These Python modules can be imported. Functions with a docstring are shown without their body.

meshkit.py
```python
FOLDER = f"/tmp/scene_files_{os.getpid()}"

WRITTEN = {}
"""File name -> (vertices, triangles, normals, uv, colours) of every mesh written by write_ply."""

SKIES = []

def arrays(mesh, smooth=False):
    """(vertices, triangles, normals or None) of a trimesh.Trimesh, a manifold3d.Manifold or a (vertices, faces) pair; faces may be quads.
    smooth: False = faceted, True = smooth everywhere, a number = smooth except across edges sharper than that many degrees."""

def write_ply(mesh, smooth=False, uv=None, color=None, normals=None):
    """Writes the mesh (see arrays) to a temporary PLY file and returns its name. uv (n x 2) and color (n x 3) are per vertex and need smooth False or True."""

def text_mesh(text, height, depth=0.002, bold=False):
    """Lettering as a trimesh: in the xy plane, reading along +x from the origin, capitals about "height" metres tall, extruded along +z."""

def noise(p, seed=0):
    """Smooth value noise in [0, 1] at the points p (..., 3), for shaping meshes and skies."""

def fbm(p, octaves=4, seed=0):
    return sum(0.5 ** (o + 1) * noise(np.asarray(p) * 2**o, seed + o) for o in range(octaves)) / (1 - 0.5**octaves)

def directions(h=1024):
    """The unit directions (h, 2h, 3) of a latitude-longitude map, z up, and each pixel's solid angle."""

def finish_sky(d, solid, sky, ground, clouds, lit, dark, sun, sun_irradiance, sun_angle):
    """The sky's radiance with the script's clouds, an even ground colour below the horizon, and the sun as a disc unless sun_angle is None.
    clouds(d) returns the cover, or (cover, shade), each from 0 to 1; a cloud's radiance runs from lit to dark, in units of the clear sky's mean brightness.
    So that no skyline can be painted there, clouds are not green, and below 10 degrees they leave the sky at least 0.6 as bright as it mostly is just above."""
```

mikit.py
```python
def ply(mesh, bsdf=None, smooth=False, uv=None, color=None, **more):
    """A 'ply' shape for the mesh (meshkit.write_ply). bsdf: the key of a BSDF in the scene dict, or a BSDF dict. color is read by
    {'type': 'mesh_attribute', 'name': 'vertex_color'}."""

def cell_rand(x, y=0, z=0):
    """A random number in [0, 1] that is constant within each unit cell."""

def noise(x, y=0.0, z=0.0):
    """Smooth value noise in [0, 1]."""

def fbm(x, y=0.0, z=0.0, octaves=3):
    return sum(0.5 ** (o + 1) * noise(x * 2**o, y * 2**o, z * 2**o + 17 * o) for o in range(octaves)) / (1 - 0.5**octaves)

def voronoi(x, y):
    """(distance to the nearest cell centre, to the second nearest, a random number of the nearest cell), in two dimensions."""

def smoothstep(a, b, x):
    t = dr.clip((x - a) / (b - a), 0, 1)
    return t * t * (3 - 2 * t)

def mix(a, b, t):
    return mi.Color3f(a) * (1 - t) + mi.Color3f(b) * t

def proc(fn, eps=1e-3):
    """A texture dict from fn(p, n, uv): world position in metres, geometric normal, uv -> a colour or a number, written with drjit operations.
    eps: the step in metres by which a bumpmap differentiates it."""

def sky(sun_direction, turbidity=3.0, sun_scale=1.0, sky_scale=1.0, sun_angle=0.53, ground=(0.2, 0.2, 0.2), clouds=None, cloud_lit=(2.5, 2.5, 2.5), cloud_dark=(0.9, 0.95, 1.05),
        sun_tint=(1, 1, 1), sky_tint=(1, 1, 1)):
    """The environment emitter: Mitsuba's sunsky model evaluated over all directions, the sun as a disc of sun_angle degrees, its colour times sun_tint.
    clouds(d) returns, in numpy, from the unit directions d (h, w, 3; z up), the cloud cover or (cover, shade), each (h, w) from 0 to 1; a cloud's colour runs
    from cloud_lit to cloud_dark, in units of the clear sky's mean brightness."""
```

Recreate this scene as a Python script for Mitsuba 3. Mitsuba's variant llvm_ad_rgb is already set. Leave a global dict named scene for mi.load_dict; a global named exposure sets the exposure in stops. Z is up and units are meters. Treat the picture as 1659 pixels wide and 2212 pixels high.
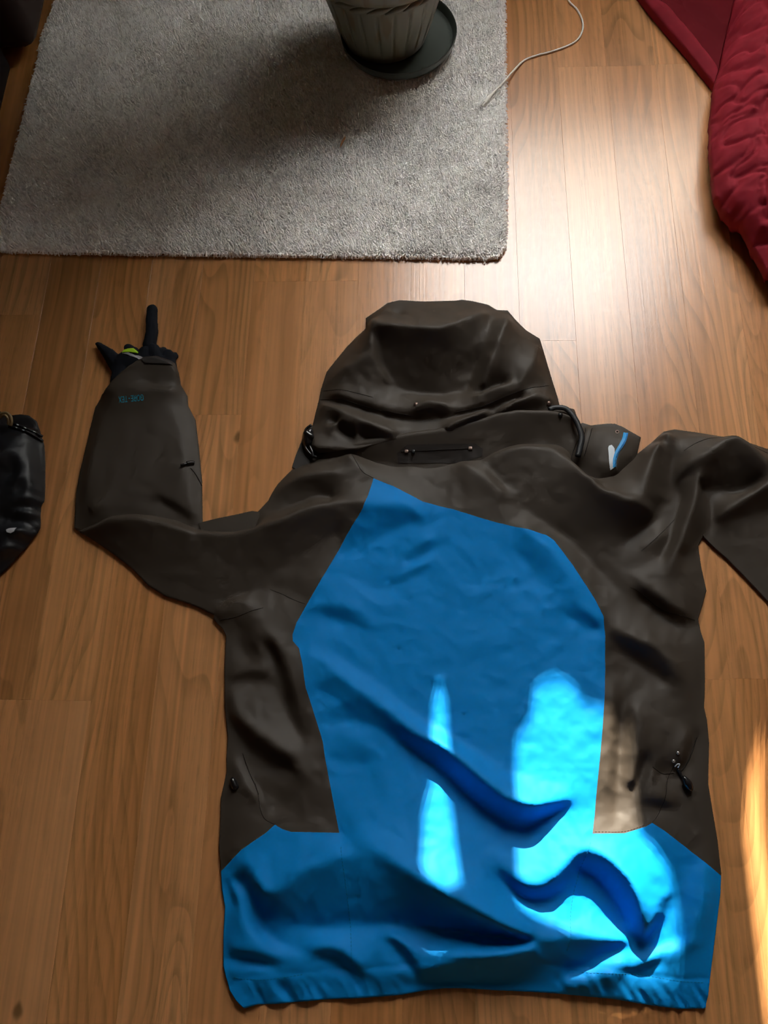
import math, numpy as np, trimesh, shapely, drjit as dr, mitsuba as mi, mikit, meshkit
import scipy.sparse as sp, scipy.sparse.linalg as spl
from scipy.ndimage import gaussian_filter, map_coordinates, distance_transform_edt
from scipy.spatial import Delaunay
import manifold3d as m3
from mikit import noise, fbm, smoothstep, mix, cell_rand
rng = np.random.default_rng(7)
T = mi.ScalarTransform4f
scene, labels = {}, {}

# ------------------------------------------------------------------ camera, light, exposure
W, HGT, F = 1659, 2212, 1912.0
CAM_Z = 1.4
RM = np.array([[0.99874889, -0.00295053, -0.0499195], [0.02096062, 0.93103256, 0.36433366], [-0.04540171, 0.36492418, -0.92992958]])
_right, _up, _fwd = RM[:, 0], RM[:, 1], RM[:, 2]
scene['camera'] = {'type': 'perspective', 'fov': 2 * math.degrees(math.atan(W / 2 / F)), 'fov_axis': 'x', 'near_clip': 0.01, 'far_clip': 100.0,
                   'to_world': T().look_at(origin=[0, 0, CAM_Z], target=[float(_fwd[0]), float(_fwd[1]), CAM_Z + float(_fwd[2])], up=[float(v) for v in _up])}
SUN_EL = 25.0
_se = math.radians(SUN_EL)


def _clouds(d):
    c = meshkit.fbm(d * np.array([2.0, 2.0, 4.0]) + 3.1, 4, 5)
    return np.clip((c - 0.05) * 2.6, 0, 1), np.clip(c - 0.45, 0, 1)


scene['sky'] = mikit.sky([0, math.cos(_se), math.sin(_se)], turbidity=3.5, sun_scale=0.0, sky_scale=1.0, ground=(0.16, 0.15, 0.13), clouds=_clouds, cloud_lit=(2.0, 2.0, 1.95), cloud_dark=(0.9, 0.95, 1.05), sky_tint=(1.02, 1.0, 0.96))
SUN_W = 0.038
for i in range(13):                                  # the sun's disc of half a degree as thirteen parallel beams
    a, r = (i * math.pi / 4, 0.25) if i < 8 else (i * math.pi / 2 + 0.4, 0.0 if i == 12 else 0.13)
    az, el = math.radians(r * math.cos(a)), _se + math.radians(r * math.sin(a))
    scene[f'sun_{i}'] = {'type': 'directional', 'direction': [math.sin(az), -math.cos(el), -math.sin(el)], 'irradiance': {'type': 'rgb', 'value': [SUN_W * 7 / 13 * c for c in (1.0, 0.9, 0.72)]}}
exposure = 6.75


# ------------------------------------------------------------------ helpers
def P(px, py, z=0.0):
    """The point at height z that is seen at a pixel of the photograph."""
    px, py = np.asarray(px, float), np.asarray(py, float)
    d = np.stack([(px - W / 2) / F, -(py - HGT / 2) / F, np.ones_like(px)], -1) @ RM.T
    t = (z - CAM_Z) / d[..., 2]
    return np.stack([d[..., 0] * t, d[..., 1] * t, np.zeros_like(px) + z], -1)


def poly(pts, z=0.0):
    a = np.array(pts, float)
    return P(a[:, 0], a[:, 1], z)[:, :2]


def dense(xy, step):
    """Resample a polyline (n x k) so that no piece is longer than step, keeping its corners."""
    out = []
    for a, b in zip(xy[:-1], xy[1:]):
        n = max(1, int(math.ceil(np.linalg.norm((b - a)[:2]) / step)))
        out.append(a + (b - a) * (np.arange(n) / n)[:, None])
    return np.vstack(out + [xy[-1:]])


def smooth_line(xy, n=6):
    """Catmull-Rom through the points."""
    p = np.vstack([2 * xy[0] - xy[1], xy, 2 * xy[-1] - xy[-2]])
    t = (np.arange(n) / n)[:, None]
    out = []
    for i in range(1, len(p) - 2):
        a, b, c, d = p[i - 1:i + 3]
        out.append(0.5 * (2 * b + (c - a) * t + (2 * a - 5 * b + 4 * c - d) * t ** 2 + (3 * b - a - 3 * c + d) * t ** 3))
    return np.vstack(out + [xy[-1:]])


counts = {}


def numbered(key):
    n = counts.get(key, 0)
    counts[key] = n + 1
    return key if n == 0 else f'{key}_{n:03d}'


def add(key, mesh, bsdf, smooth=False, label=None, category=None, group=None, kind=None, **more):
    key = numbered(key)
    scene[key] = mikit.ply(mesh, bsdf, smooth=smooth, **more)
    tag(key, label, category, group, kind)
    return key


def tag(key, label=None, category=None, group=None, kind=None):
    d = {k: v for k, v in dict(label=label, category=category, group=group, kind=kind).items() if v}
    if d:
        labels[key] = d


def box(x0, x1, y0, y1, z0, z1):
    m = trimesh.creation.box([x1 - x0, y1 - y0, z1 - z0])
    m.apply_translation([(x0 + x1) / 2, (y0 + y1) / 2, (z0 + z1) / 2])
    return m


def tube(points, radius, sides=6, closed_ends=True):
    p = np.asarray(points, float)
    t = np.gradient(p, axis=0)
    t /= np.linalg.norm(t, axis=1, keepdims=True) + 1e-12
    a = np.cross(t, [0, 0, 1.0])
    bad = np.linalg.norm(a, axis=1) < 1e-3
    a[bad] = [1, 0, 0]
    a /= np.linalg.norm(a, axis=1, keepdims=True)
    b, ang = np.cross(t, a), np.arange(sides) * 2 * np.pi / sides
    r = np.broadcast_to(radius, (len(p),))
    v = p[:, None] + r[:, None, None] * (np.cos(ang)[None, :, None] * a[:, None] + np.sin(ang)[None, :, None] * b[:, None])
    i, j = np.meshgrid(np.arange(len(p) - 1), np.arange(sides), indexing='ij')
    q = np.stack([i * sides + j, (i + 1) * sides + j, (i + 1) * sides + (j + 1) % sides, i * sides + (j + 1) % sides], -1).reshape(-1, 4)
    f = np.vstack([q[:, [0, 2, 1]], q[:, [0, 3, 2]]])
    v = v.reshape(-1, 3)
    if closed_ends:
        n = len(v)
        v = np.vstack([v, p[0], p[-1]])
        k = np.arange(sides)
        f = np.vstack([f, np.stack([(k + 1) % sides, k, k * 0 + n], 1), np.stack([n - sides + k, n - sides + (k + 1) % sides, k * 0 + n + 1], 1)])
    return trimesh.Trimesh(v, f, process=False)


def blob(chains, edge=0.004, smooth=8, flat=None):
    """Hulls of spheres along chains of (x, y, z, r), joined into one surface and smoothed."""
    parts = []
    for ch in chains:
        for a, b in zip(ch[:-1], ch[1:]):
            parts.append(m3.Manifold.batch_hull([m3.Manifold.sphere(q[3], 16).translate(q[:3]) for q in (a, b)]))
    man = m3.Manifold.batch_boolean(parts, m3.OpType.Add).refine_to_length(edge)
    g = man.to_mesh()
    m = trimesh.Trimesh(g.vert_properties[:, :3], g.tri_verts, process=True)
    if smooth:
        trimesh.smoothing.filter_taubin(m, iterations=smooth)
    return m


def rounded_box(x0, x1, y0, y1, z0, z1, r, seg=12):
    s = [m3.Manifold.sphere(r, seg).translate([x, y, z]) for x in (x0 + r, x1 - r) for y in (y0 + r, y1 - r) for z in (z0 + r, z1 - r)]
    g = m3.Manifold.batch_hull(s).to_mesh()
    return trimesh.Trimesh(g.vert_properties[:, :3], g.tri_verts, process=True)


class Cloth:
    """A sheet lying on the floor: an outline, a height at its edge, and ridges and valleys traced as (px, py, mm); between them the cloth spans like
    stretched fabric (a screened membrane solved on a grid)."""

    def __init__(self, outline, lines, base, edge, step=0.003, z_line=0.02, blur=0.75, reach=0.07, stiff=0.002, gain=1.0, extra=None, edge_heights=None, crumple=1.0, seed=1):
        self.out = outline                            # n x 2, world
        self.pol = shapely.Polygon(outline)
        x0, y0, x1, y1 = self.pol.buffer(0.012).bounds
        self.o, self.s = np.array([x0, y0]), step
        nx, ny = int((x1 - x0) / step) + 2, int((y1 - y0) / step) + 2
        gx, gy = np.meshgrid(x0 + np.arange(nx) * step, y0 + np.arange(ny) * step, indexing='ij')
        fixed = np.full((nx, ny), np.nan)

        def burn(xyh):
            q = np.round((xyh[:, :2] - self.o) / step).astype(int)
            ok = (q[:, 0] >= 0) & (q[:, 0] < nx) & (q[:, 1] >= 0) & (q[:, 1] < ny)
            fixed[q[ok, 0], q[ok, 1]] = xyh[ok, 2]

        inside = shapely.contains_xy(self.pol, gx, gy)
        fixed[~shapely.contains_xy(self.pol.buffer(step), gx, gy)] = edge
        for ln in lines:
            a = np.array(ln, float)
            a[:, 2] = np.maximum(base + (a[:, 2] - base) * gain, 4.0)
            w = np.hstack([P(a[:, 0], a[:, 1], z_line)[:, :2], a[:, 2:3]])
            burn(dense(smooth_line(w), step * 0.5))
        ring = np.vstack([outline, outline[:1]])
        eh = np.full(len(ring), float(edge)) if edge_heights is None else np.array([edge_heights(p, edge) for p in ring])
        burn(dense(np.hstack([ring, eh[:, None]]), step * 0.5))
        n = nx * ny
        idx = np.arange(n).reshape(nx, ny)
        pairs = np.vstack([np.stack([idx[:-1].ravel(), idx[1:].ravel()], 1), np.stack([idx[:, :-1].ravel(), idx[:, 1:].ravel()], 1)])
        A = sp.coo_matrix((np.ones(len(pairs)), (pairs[:, 0], pairs[:, 1])), (n, n))
        A = (A + A.T).tocsr()
        L = sp.diags(np.asarray(A.sum(1)).ravel()) - A
        k2 = (step / reach) ** 2
        M = L + k2 * sp.identity(n) + (stiff / step) ** 2 * (L @ L)
        free = np.isnan(fixed).ravel()
        h = np.where(free, 0.0, np.nan_to_num(fixed.ravel()))
        rhs = k2 * base - M @ h
        M = M.tocsc()
        h[free] = spl.spsolve(M[free][:, free], rhs[free])
        h = h.reshape(nx, ny)
        p = np.stack([gx, gy, gx * 0 + seed], -1)
        d = distance_transform_edt(inside) * step
        ridged = lambda f, s: 1 - np.abs(2 * meshkit.fbm(p * np.array([f, f, 1]), 3, s) - 1)
        h = gaussian_filter(h, blur)
        if extra is not None:
            h = h + extra(gx, gy)
        h = h + crumple * np.clip(d / 0.03, 0, 1) * (3.2 * (ridged(14, seed) - 0.7) + 2.4 * (ridged(36, seed + 9) - 0.7) + 0.6 * (ridged(110, seed + 5) - 0.7))
        self.h = gaussian_filter(h, 0.7) / 1000.0
        self.inside = inside

    def z(self, x, y):
        q = (np.stack([np.ravel(x), np.ravel(y)]) - self.o[:, None]) / self.s
        return map_coordinates(self.h, q, order=1, mode='nearest').reshape(np.shape(x))

    def on(self, pts, lift=0.0, z_line=0.02):
        """Pixels -> points on the cloth."""
        w = dense(poly(pts, z_line), 0.004)
        return np.column_stack([w, self.z(w[:, 0], w[:, 1]) + lift])

    def mesh(self, pol=None, step=None, drop=0.010, lift=0.0, floor=0.001, tuck=0.004):
        pol = self.pol if pol is None else pol
        step = step or self.s
        ring = np.array(pol.exterior.coords)[:-1]
        b = dense(np.vstack([ring, ring[:1]]), step)[:-1]
        x0, y0, x1, y1 = pol.bounds
        i0, j0 = math.floor((x0 - self.o[0]) / step), math.floor((y0 - self.o[1]) / step)
        gx, gy = np.meshgrid(self.o[0] + step * np.arange(i0, i0 + int((x1 - x0) / step) + 3), self.o[1] + step * np.arange(j0, j0 + int((y1 - y0) / step) + 3), indexing='ij')
        g = np.stack([gx.ravel() + rng.uniform(-.1, .1, gx.size) * step, gy.ravel() + rng.uniform(-.1, .1, gx.size) * step], 1)
        shapely.prepare(pol)
        g = g[shapely.contains_xy(pol.buffer(-0.55 * step), g[:, 0], g[:, 1])]
        v = np.vstack([b, g])
        t = Delaunay(v).simplices
        c = v[t].mean(1)
        t = t[shapely.contains_xy(pol, c[:, 0], c[:, 1])]
        e1, e2 = v[t[:, 1]] - v[t[:, 0]], v[t[:, 2]] - v[t[:, 0]]
        cr = e1[:, 0] * e2[:, 1] - e1[:, 1] * e2[:, 0]
        t = t[np.abs(cr) > 1e-12]
        cr = cr[np.abs(cr) > 1e-12]
        t[cr < 0] = t[cr < 0][:, ::-1]
        z = self.z(v[:, 0], v[:, 1]) + lift
        V, Fc = np.column_stack([v, z]), t
        nb = len(b)
        onb = shapely.distance(self.pol.exterior, shapely.points(b)) < 1e-5   # the cloth's own edge: turn it down
        cen = shapely.Polygon(b)
        nxt = np.roll(np.arange(nb), -1)
        use = onb & onb[nxt]
        if use.any() and drop > 0:
            tang = np.roll(b, -1, 0) - np.roll(b, 1, 0)
            nrm = np.stack([tang[:, 1], -tang[:, 0]], 1)
            if not shapely.is_ccw(shapely.LinearRing(b)):
                nrm = -nrm
            nrm /= np.linalg.norm(nrm, axis=1, keepdims=True) + 1e-12
            zl = np.maximum(floor, z[:nb] - drop)
            mid = np.column_stack([b + nrm * 0.0012, (z[:nb] * 0.6 + zl * 0.4)])
            low = np.column_stack([b - nrm * tuck, zl])
            n0 = len(V)
            V = np.vstack([V, mid, low])
            k = np.arange(nb)[use]
            k2 = nxt[use]
            ccw = shapely.is_ccw(shapely.LinearRing(b))
            quads = [(k, k2, n0 + k2, n0 + k), (n0 + k, n0 + k2, n0 + nb + k2, n0 + nb + k)]
            fs = []
            for a_, b_, c_, d_ in quads:
                fs += [np.stack([a_, c_, b_], 1), np.stack([a_, d_, c_], 1)]
            fs = np.vstack(fs)
            Fc = np.vstack([Fc, fs if ccw else fs[:, ::-1]])
        m = trimesh.Trimesh(V, Fc, process=False)
        m.remove_unreferenced_vertices()
        return m


# ------------------------------------------------------------------ materials
def principled(color, rough=0.6, spec=0.4, **more):
    c = {'type': 'rgb', 'value': list(color)} if isinstance(color, (tuple, list)) else color
    return {'type': 'twosided', 'bsdf': {'type': 'principled', 'base_color': c, 'roughness': rough, 'specular': spec, **more}}


def wood(k):
    off = 13.7 * k
    tone = [1.0, 0.9, 1.08, 0.96, 1.03, 0.87][k]
    red = [0.0, 0.02, -0.015, 0.03, 0.0, 0.01][k]

    def fn(p, n, uv):
        x, y = p.x + off * 0.31, p.y + off
        warp = fbm(x * 7.0, y * 1.3, off, 3)
        rings = warp * 20.0 + x * 34.0
        fr = rings - dr.floor(rings)
        line = smoothstep(0.45, 0.93, fr) * (1 - smoothstep(0.93, 1.0, fr))
        gate = smoothstep(0.35, 0.62, noise(x * 9.0, y * 0.8, off + 5.0))
        streak = fbm(x * 190.0, y * 3.2, off, 2)
        pore = smoothstep(0.66, 0.82, noise(x * 800.0, y * 42.0, 3.0)) * smoothstep(0.3, 0.7, noise(x * 40.0, y * 2.0, 9.0))
        tonev = fbm(x * 11.0, y * 0.7, off + 2.0, 3)
        kx, ky = x * 4.0 + 0.02 * noise(x * 90.0, y * 60.0), y * 2.1
        d1, d2, kr = mikit.voronoi(kx, ky * 1.0)
        knot = (1 - smoothstep(0.008, 0.035, d1)) * dr.select(kr > 0.78, 1.0, 0.0)
        c = mix((0.54, 0.255, 0.10), (0.43, 0.185, 0.066), smoothstep(0.25, 0.75, tonev))
        c = c * (1 - 0.19 * line * (0.25 + 0.75 * gate))
        c = c * (0.76 + 0.48 * streak)
        c = c * (1 - 0.11 * pore)
        c = mix(c, (0.10, 0.042, 0.016), 0.75 * knot)
        return mi.Color3f(c) * mi.Color3f(tone * (1 + red), tone, tone * (1 - 2 * red))
    return fn


def wood_bump(p, n, uv):
    return 0.00004 * noise(p.x * 420.0, p.y * 9.0) + 0.00035 * fbm(p.x * 9.0, p.y * 5.0, 1.0, 2)


for k in range(6):
    scene[f'wood_{k}'] = {'type': 'twosided', 'bsdf': {'type': 'bumpmap', 'arbitrary': mikit.proc(wood_bump, 5e-4), 'scale': 1.0,
                          'bsdf': {'type': 'principled', 'base_color': mikit.proc(wood(k)), 'roughness': 0.27, 'specular': 0.9}}}
scene['wall_paint'] = principled((0.12, 0.095, 0.075), 0.9, 0.2)
scene['ceiling_paint'] = principled((0.18, 0.165, 0.145), 0.9, 0.2)
scene['frame_paint'] = principled((0.7, 0.68, 0.62), 0.5, 0.4)
scene['subfloor'] = principled((0.08, 0.04, 0.02), 0.9, 0.2)
scene['blue_fabric'] = principled((0.002, 0.20, 0.58), 0.6, 0.1)
scene['brown_fabric'] = principled((0.041, 0.0315, 0.0235), 0.58, 0.3)
scene['brown_dark'] = principled((0.022, 0.018, 0.016), 0.6, 0.35)
scene['thread'] = principled((0.014, 0.011, 0.009), 0.8, 0.2)
scene['blue_thread'] = principled((0.003, 0.12, 0.28), 0.8, 0.2)
scene['black_plastic'] = principled((0.008, 0.008, 0.009), 0.25, 0.5)
scene['black_fabric'] = principled((0.006, 0.007, 0.009), 0.5, 0.4)
scene['navy_knit'] = principled((0.007, 0.009, 0.014), 0.85, 0.2)
scene['neon_trim'] = principled((0.45, 0.75, 0.03), 0.6, 0.3)
scene['grey_trim'] = principled((0.42, 0.42, 0.45), 0.6, 0.3)
scene['light_grey_tag'] = principled((0.62, 0.68, 0.74), 0.5, 0.4)
scene['zip_blue'] = principled((0.01, 0.30, 0.68), 0.45, 0.5)
scene['print_blue'] = principled((0.015, 0.21, 0.30), 0.7, 0.3)
scene['snap_metal'] = principled((0.17, 0.12, 0.10), 0.35, 0.5, metallic=0.8)
scene['steel'] = principled((0.55, 0.53, 0.5), 0.3, 0.5, metallic=0.9)
scene['white_plastic'] = principled((0.74, 0.72, 0.67), 0.45, 0.5)
scene['tan_ring'] = principled((0.22, 0.15, 0.07), 0.5, 0.4)
scene['leather'] = principled((0.022, 0.0095, 0.008), 0.5, 0.4)
scene['black_paint'] = principled((0.006, 0.006, 0.008), 0.6, 0.3)
scene['linen'] = {'type': 'principledthin', 'base_color': {'type': 'rgb', 'value': [0.8, 0.79, 0.77]}, 'roughness': 0.9, 'diff_trans': 1.5}
scene['soil'] = principled((0.03, 0.02, 0.013), 0.95, 0.1)
scene['leaf_dry'] = principled((0.42, 0.20, 0.09), 0.8, 0.2)
scene['rug_backing'] = principled((0.25, 0.12, 0.05), 0.95, 0.1)


def rug_color(p, n, uv):
    a = noise(p.x * 330.0, p.y * 330.0, 1.0)
    b = fbm(p.x * 60.0, p.y * 60.0, 2.0, 2)
    c = fbm(p.x * 9.0, p.y * 9.0, 5.0, 2)
    return mi.Color3f(0.93, 0.92, 0.91) * (0.62 + 0.40 * a + 0.22 * b + 0.14 * c)


scene['rug_wool'] = principled(mikit.proc(rug_color), 0.95, 0.1, sheen=0.5)


def glaze(p, n, uv):
    a = fbm(p.x * 30.0, p.y * 30.0, p.z * 10.0, 3)
    s = smoothstep(0.55, 0.75, fbm(p.x * 60.0, p.y * 60.0, p.z * 5.0, 2))
    return mix(mix((0.115, 0.12, 0.085), (0.17, 0.165, 0.12), a), (0.13, 0.075, 0.030), 0.55 * s)


scene['pot_glaze'] = principled(mikit.proc(glaze), 0.4, 0.5)
scene['saucer_glaze'] = principled((0.06, 0.072, 0.064), 0.3, 0.5)


def quilt_red(p, n, uv):
    return mi.Color3f(0.225, 0.012, 0.024) * (0.85 + 0.3 * fbm(p.x * 40.0, p.y * 40.0, p.z * 40.0, 2))


scene['red_cotton'] = principled(mikit.proc(quilt_red), 0.85, 0.25, sheen=0.3)
scene['red_lining'] = principled((0.125, 0.008, 0.013), 0.85, 0.12)

# ------------------------------------------------------------------ the room
XL, XR, YB, YW, ZC = -2.3, 2.3, -2.2, 2.15, 2.75
WX0, WX1, WZ0, WZ1 = -0.06, 0.98, 0.80, 2.35
add('floor', box(XL, XR, YB, YW, -0.06, -0.008), 'subfloor', kind='structure', label='wood laminate floor of honey brown planks')
add('wall_left', box(XL - 0.1, XL, YB, YW, -0.06, ZC), 'wall_paint', kind='structure')
add('wall_right', box(XR, XR + 0.1, YB, YW, -0.06, ZC), 'wall_paint', kind='structure')
add('wall_back', box(XL - 0.1, XR + 0.1, YB - 0.1, YB, -0.06, ZC), 'wall_paint', kind='structure')
add('ceiling', box(XL - 0.1, XR + 0.1, YB - 0.1, YW + 0.15, ZC, ZC + 0.1), 'ceiling_paint', kind='structure')
wf = trimesh.util.concatenate([box(XL - 0.1, WX0, YW, YW + 0.15, -0.06, ZC), box(WX1, XR + 0.1, YW, YW + 0.15, -0.06, ZC), box(WX0, WX1, YW, YW + 0.15, -0.06, WZ0), box(WX0, WX1, YW, YW + 0.15, WZ1, ZC)])
add('wall_front', wf, 'wall_paint', kind='structure')
fr = 0.04
add('window_1', trimesh.util.concatenate([box(WX0, WX0 + fr, YW + .05, YW + .1, WZ0, WZ1), box(WX1 - fr, WX1, YW + .05, YW + .1, WZ0, WZ1), box(WX0 + fr, WX1 - fr, YW + .05, YW + .1, WZ0, WZ0 + fr), box(WX0 + fr, WX1 - fr, YW + .05, YW + .1, WZ1 - fr, WZ1)]), 'frame_paint', kind='structure')
add('trim_1', box(WX0 - 0.04, WX1 + 0.04, YW - 0.015, YW, WZ0 - 0.03, WZ0), 'frame_paint', kind='structure')


def plank_mesh(x0, x1, y0, y1):
    g, c, t = 0.00006, 0.00015, 0.008
    a = np.array([[x0 + g, y0 + g], [x1 - g, y0 + g], [x1 - g, y1 - g], [x0 + g, y1 - g]])
    ins = np.array([[c, c], [-c, c], [-c, -c], [c, -c]])
    v = np.vstack([np.column_stack([a, np.full(4, -t)]), np.column_stack([a, np.full(4, -c * 0.7)]), np.column_stack([a + ins, np.zeros(4)])])
    f = []
    for lo in (0, 4):
        for i in range(4):
            j = (i + 1) % 4
            f += [[lo + i, lo + j, lo + 4 + j], [lo + i, lo + 4 + j, lo + 4 + i]]
    f += [[8, 9, 10], [8, 10, 11]]
    return trimesh.Trimesh(v, f, process=False)


STRIP, X0 = 0.1005, -0.536
joint = {-1: 0.224, 0: 0.735, 1: 1.02, 2: 0.10, 3: 0.885, 4: 1.55, 5: 0.272, 6: 0.80, -2: 0.95}
m_lo, m_hi = int(math.floor((XL - X0) / (2 * STRIP))), int(math.ceil((XR - X0) / (2 * STRIP)))
LEN = 1.28
last = -1
for m in range(m_lo, m_hi):
    j = joint.get(m, (m * 0.37) % LEN)
    ys = sorted({YB, YW} | {j + q * LEN for q in range(-4, 5) if YB + 0.02 < j + q * LEN < YW - 0.02})
    for half in (0, 1):
        xa = max(XL, X0 + (2 * m + half) * STRIP)
        xb = min(XR, X0 + (2 * m + half + 1) * STRIP)
        if xb - xa < 0.01:
            continue
        for ya, yb in zip(ys[:-1], ys[1:]):
            k = int(rng.integers(0, 6))
            k = (k + 1) % 6 if k == last else k
            last = k
            add('floor__plank', plank_mesh(xa, xb, ya, yb), f'wood_{k}')

# cafe curtain over the lower half of the window: panels of cloth with gaps between them
def curtain(edge_l, edge_r, z0, z1, phase):
    """edge_l, edge_r: functions of z giving the panel's two sides."""
    zs = np.linspace(z0, z1, 90)
    us = np.linspace(0, 1, 30)
    front = np.array([[[edge_l(z) + (edge_r(z) - edge_l(z)) * u, YW - 0.03 + 0.010 * math.sin(u * 14 + phase), z] for u in us] for z in zs])
    back = front + np.array([0, 0.0025, 0])
    n, k = len(zs), len(us)
    v = np.vstack([front.reshape(-1, 3), back.reshape(-1, 3)])
    f = []
    idx = np.arange(n * k).reshape(n, k)
    a, b, c, d = idx[:-1, :-1].ravel(), idx[:-1, 1:].ravel(), idx[1:, 1:].ravel(), idx[1:, :-1].ravel()
    f = np.vstack([np.stack([a, b, c], 1), np.stack([a, c, d], 1)])
    return trimesh.Trimesh(v[:n * k], f, process=False)


CZ0, CZ1 = 0.72, 1.21
wig = lambda z, s: 0.006 * math.sin(z * 31 + s) + 0.004 * math.sin(z * 67 + 2 * s)
LI = lambda pts: (lambda z: float(np.interp(z, [p[0] - 0.0932 for p in pts], [p[1] for p in pts])))
A_l, A_r = LI([(0.86, .018), (0.985, .018), (1.0, .010), (1.03, .008), (1.05, .008), (1.08, -.003), (1.15, -.006), (1.166, .018), (1.30, .018)]), LI([(0.86, .018), (0.985, .018), (1.0, .027), (1.03, .029), (1.05, .029), (1.09, .036), (1.15, .045), (1.166, .018), (1.30, .018)])
B_l, B_r = LI([(.86, .20), (.98, .20), (.985, .165), (1.01, .160), (1.03, .134), (1.142, .130), (1.150, .19), (1.159, .195), (1.165, .27), (1.30, .27)]), LI([(.86, .20), (.98, .20), (.985, .225), (1.0, .235), (1.01, .305), (1.09, .307), (1.11, .348), (1.142, .352), (1.159, .345), (1.165, .27), (1.30, .27)])
C_l, C_r = LI([(.86, .51), (.99, .51), (1.03, .478), (1.06, .466), (1.30, .466)]), LI([(.86, .51), (.99, .51), (1.03, .498), (1.06, .492), (1.30, .494)])
curtains = [(lambda z: -0.08, lambda z: A_l(z), 'wide plain linen cafe curtain panel at the left of the window'),
            (lambda z: A_r(z), lambda z: B_l(z), 'narrow linen cafe curtain panel second from the left of the window'),
            (lambda z: B_r(z), lambda z: C_l(z), 'narrow linen cafe curtain panel second from the right of the window'),
            (lambda z: C_r(z), lambda z: 1.00, 'widest linen cafe curtain panel at the right of the window')]
for i, (l, r, lab) in enumerate(curtains):
    add('curtain', curtain(l, r, CZ0, CZ1, i), 'linen', smooth=True, label=lab, category='curtain', group='cafe curtain panels')
add('curtain_rod', tube(np.array([[-0.10, YW - 0.045, CZ1 + 0.005], [1.02, YW - 0.045, CZ1 + 0.005]]), 0.006, 12), 'steel', smooth=40, label='thin steel curtain rod across the window', category='curtain rod')

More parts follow.
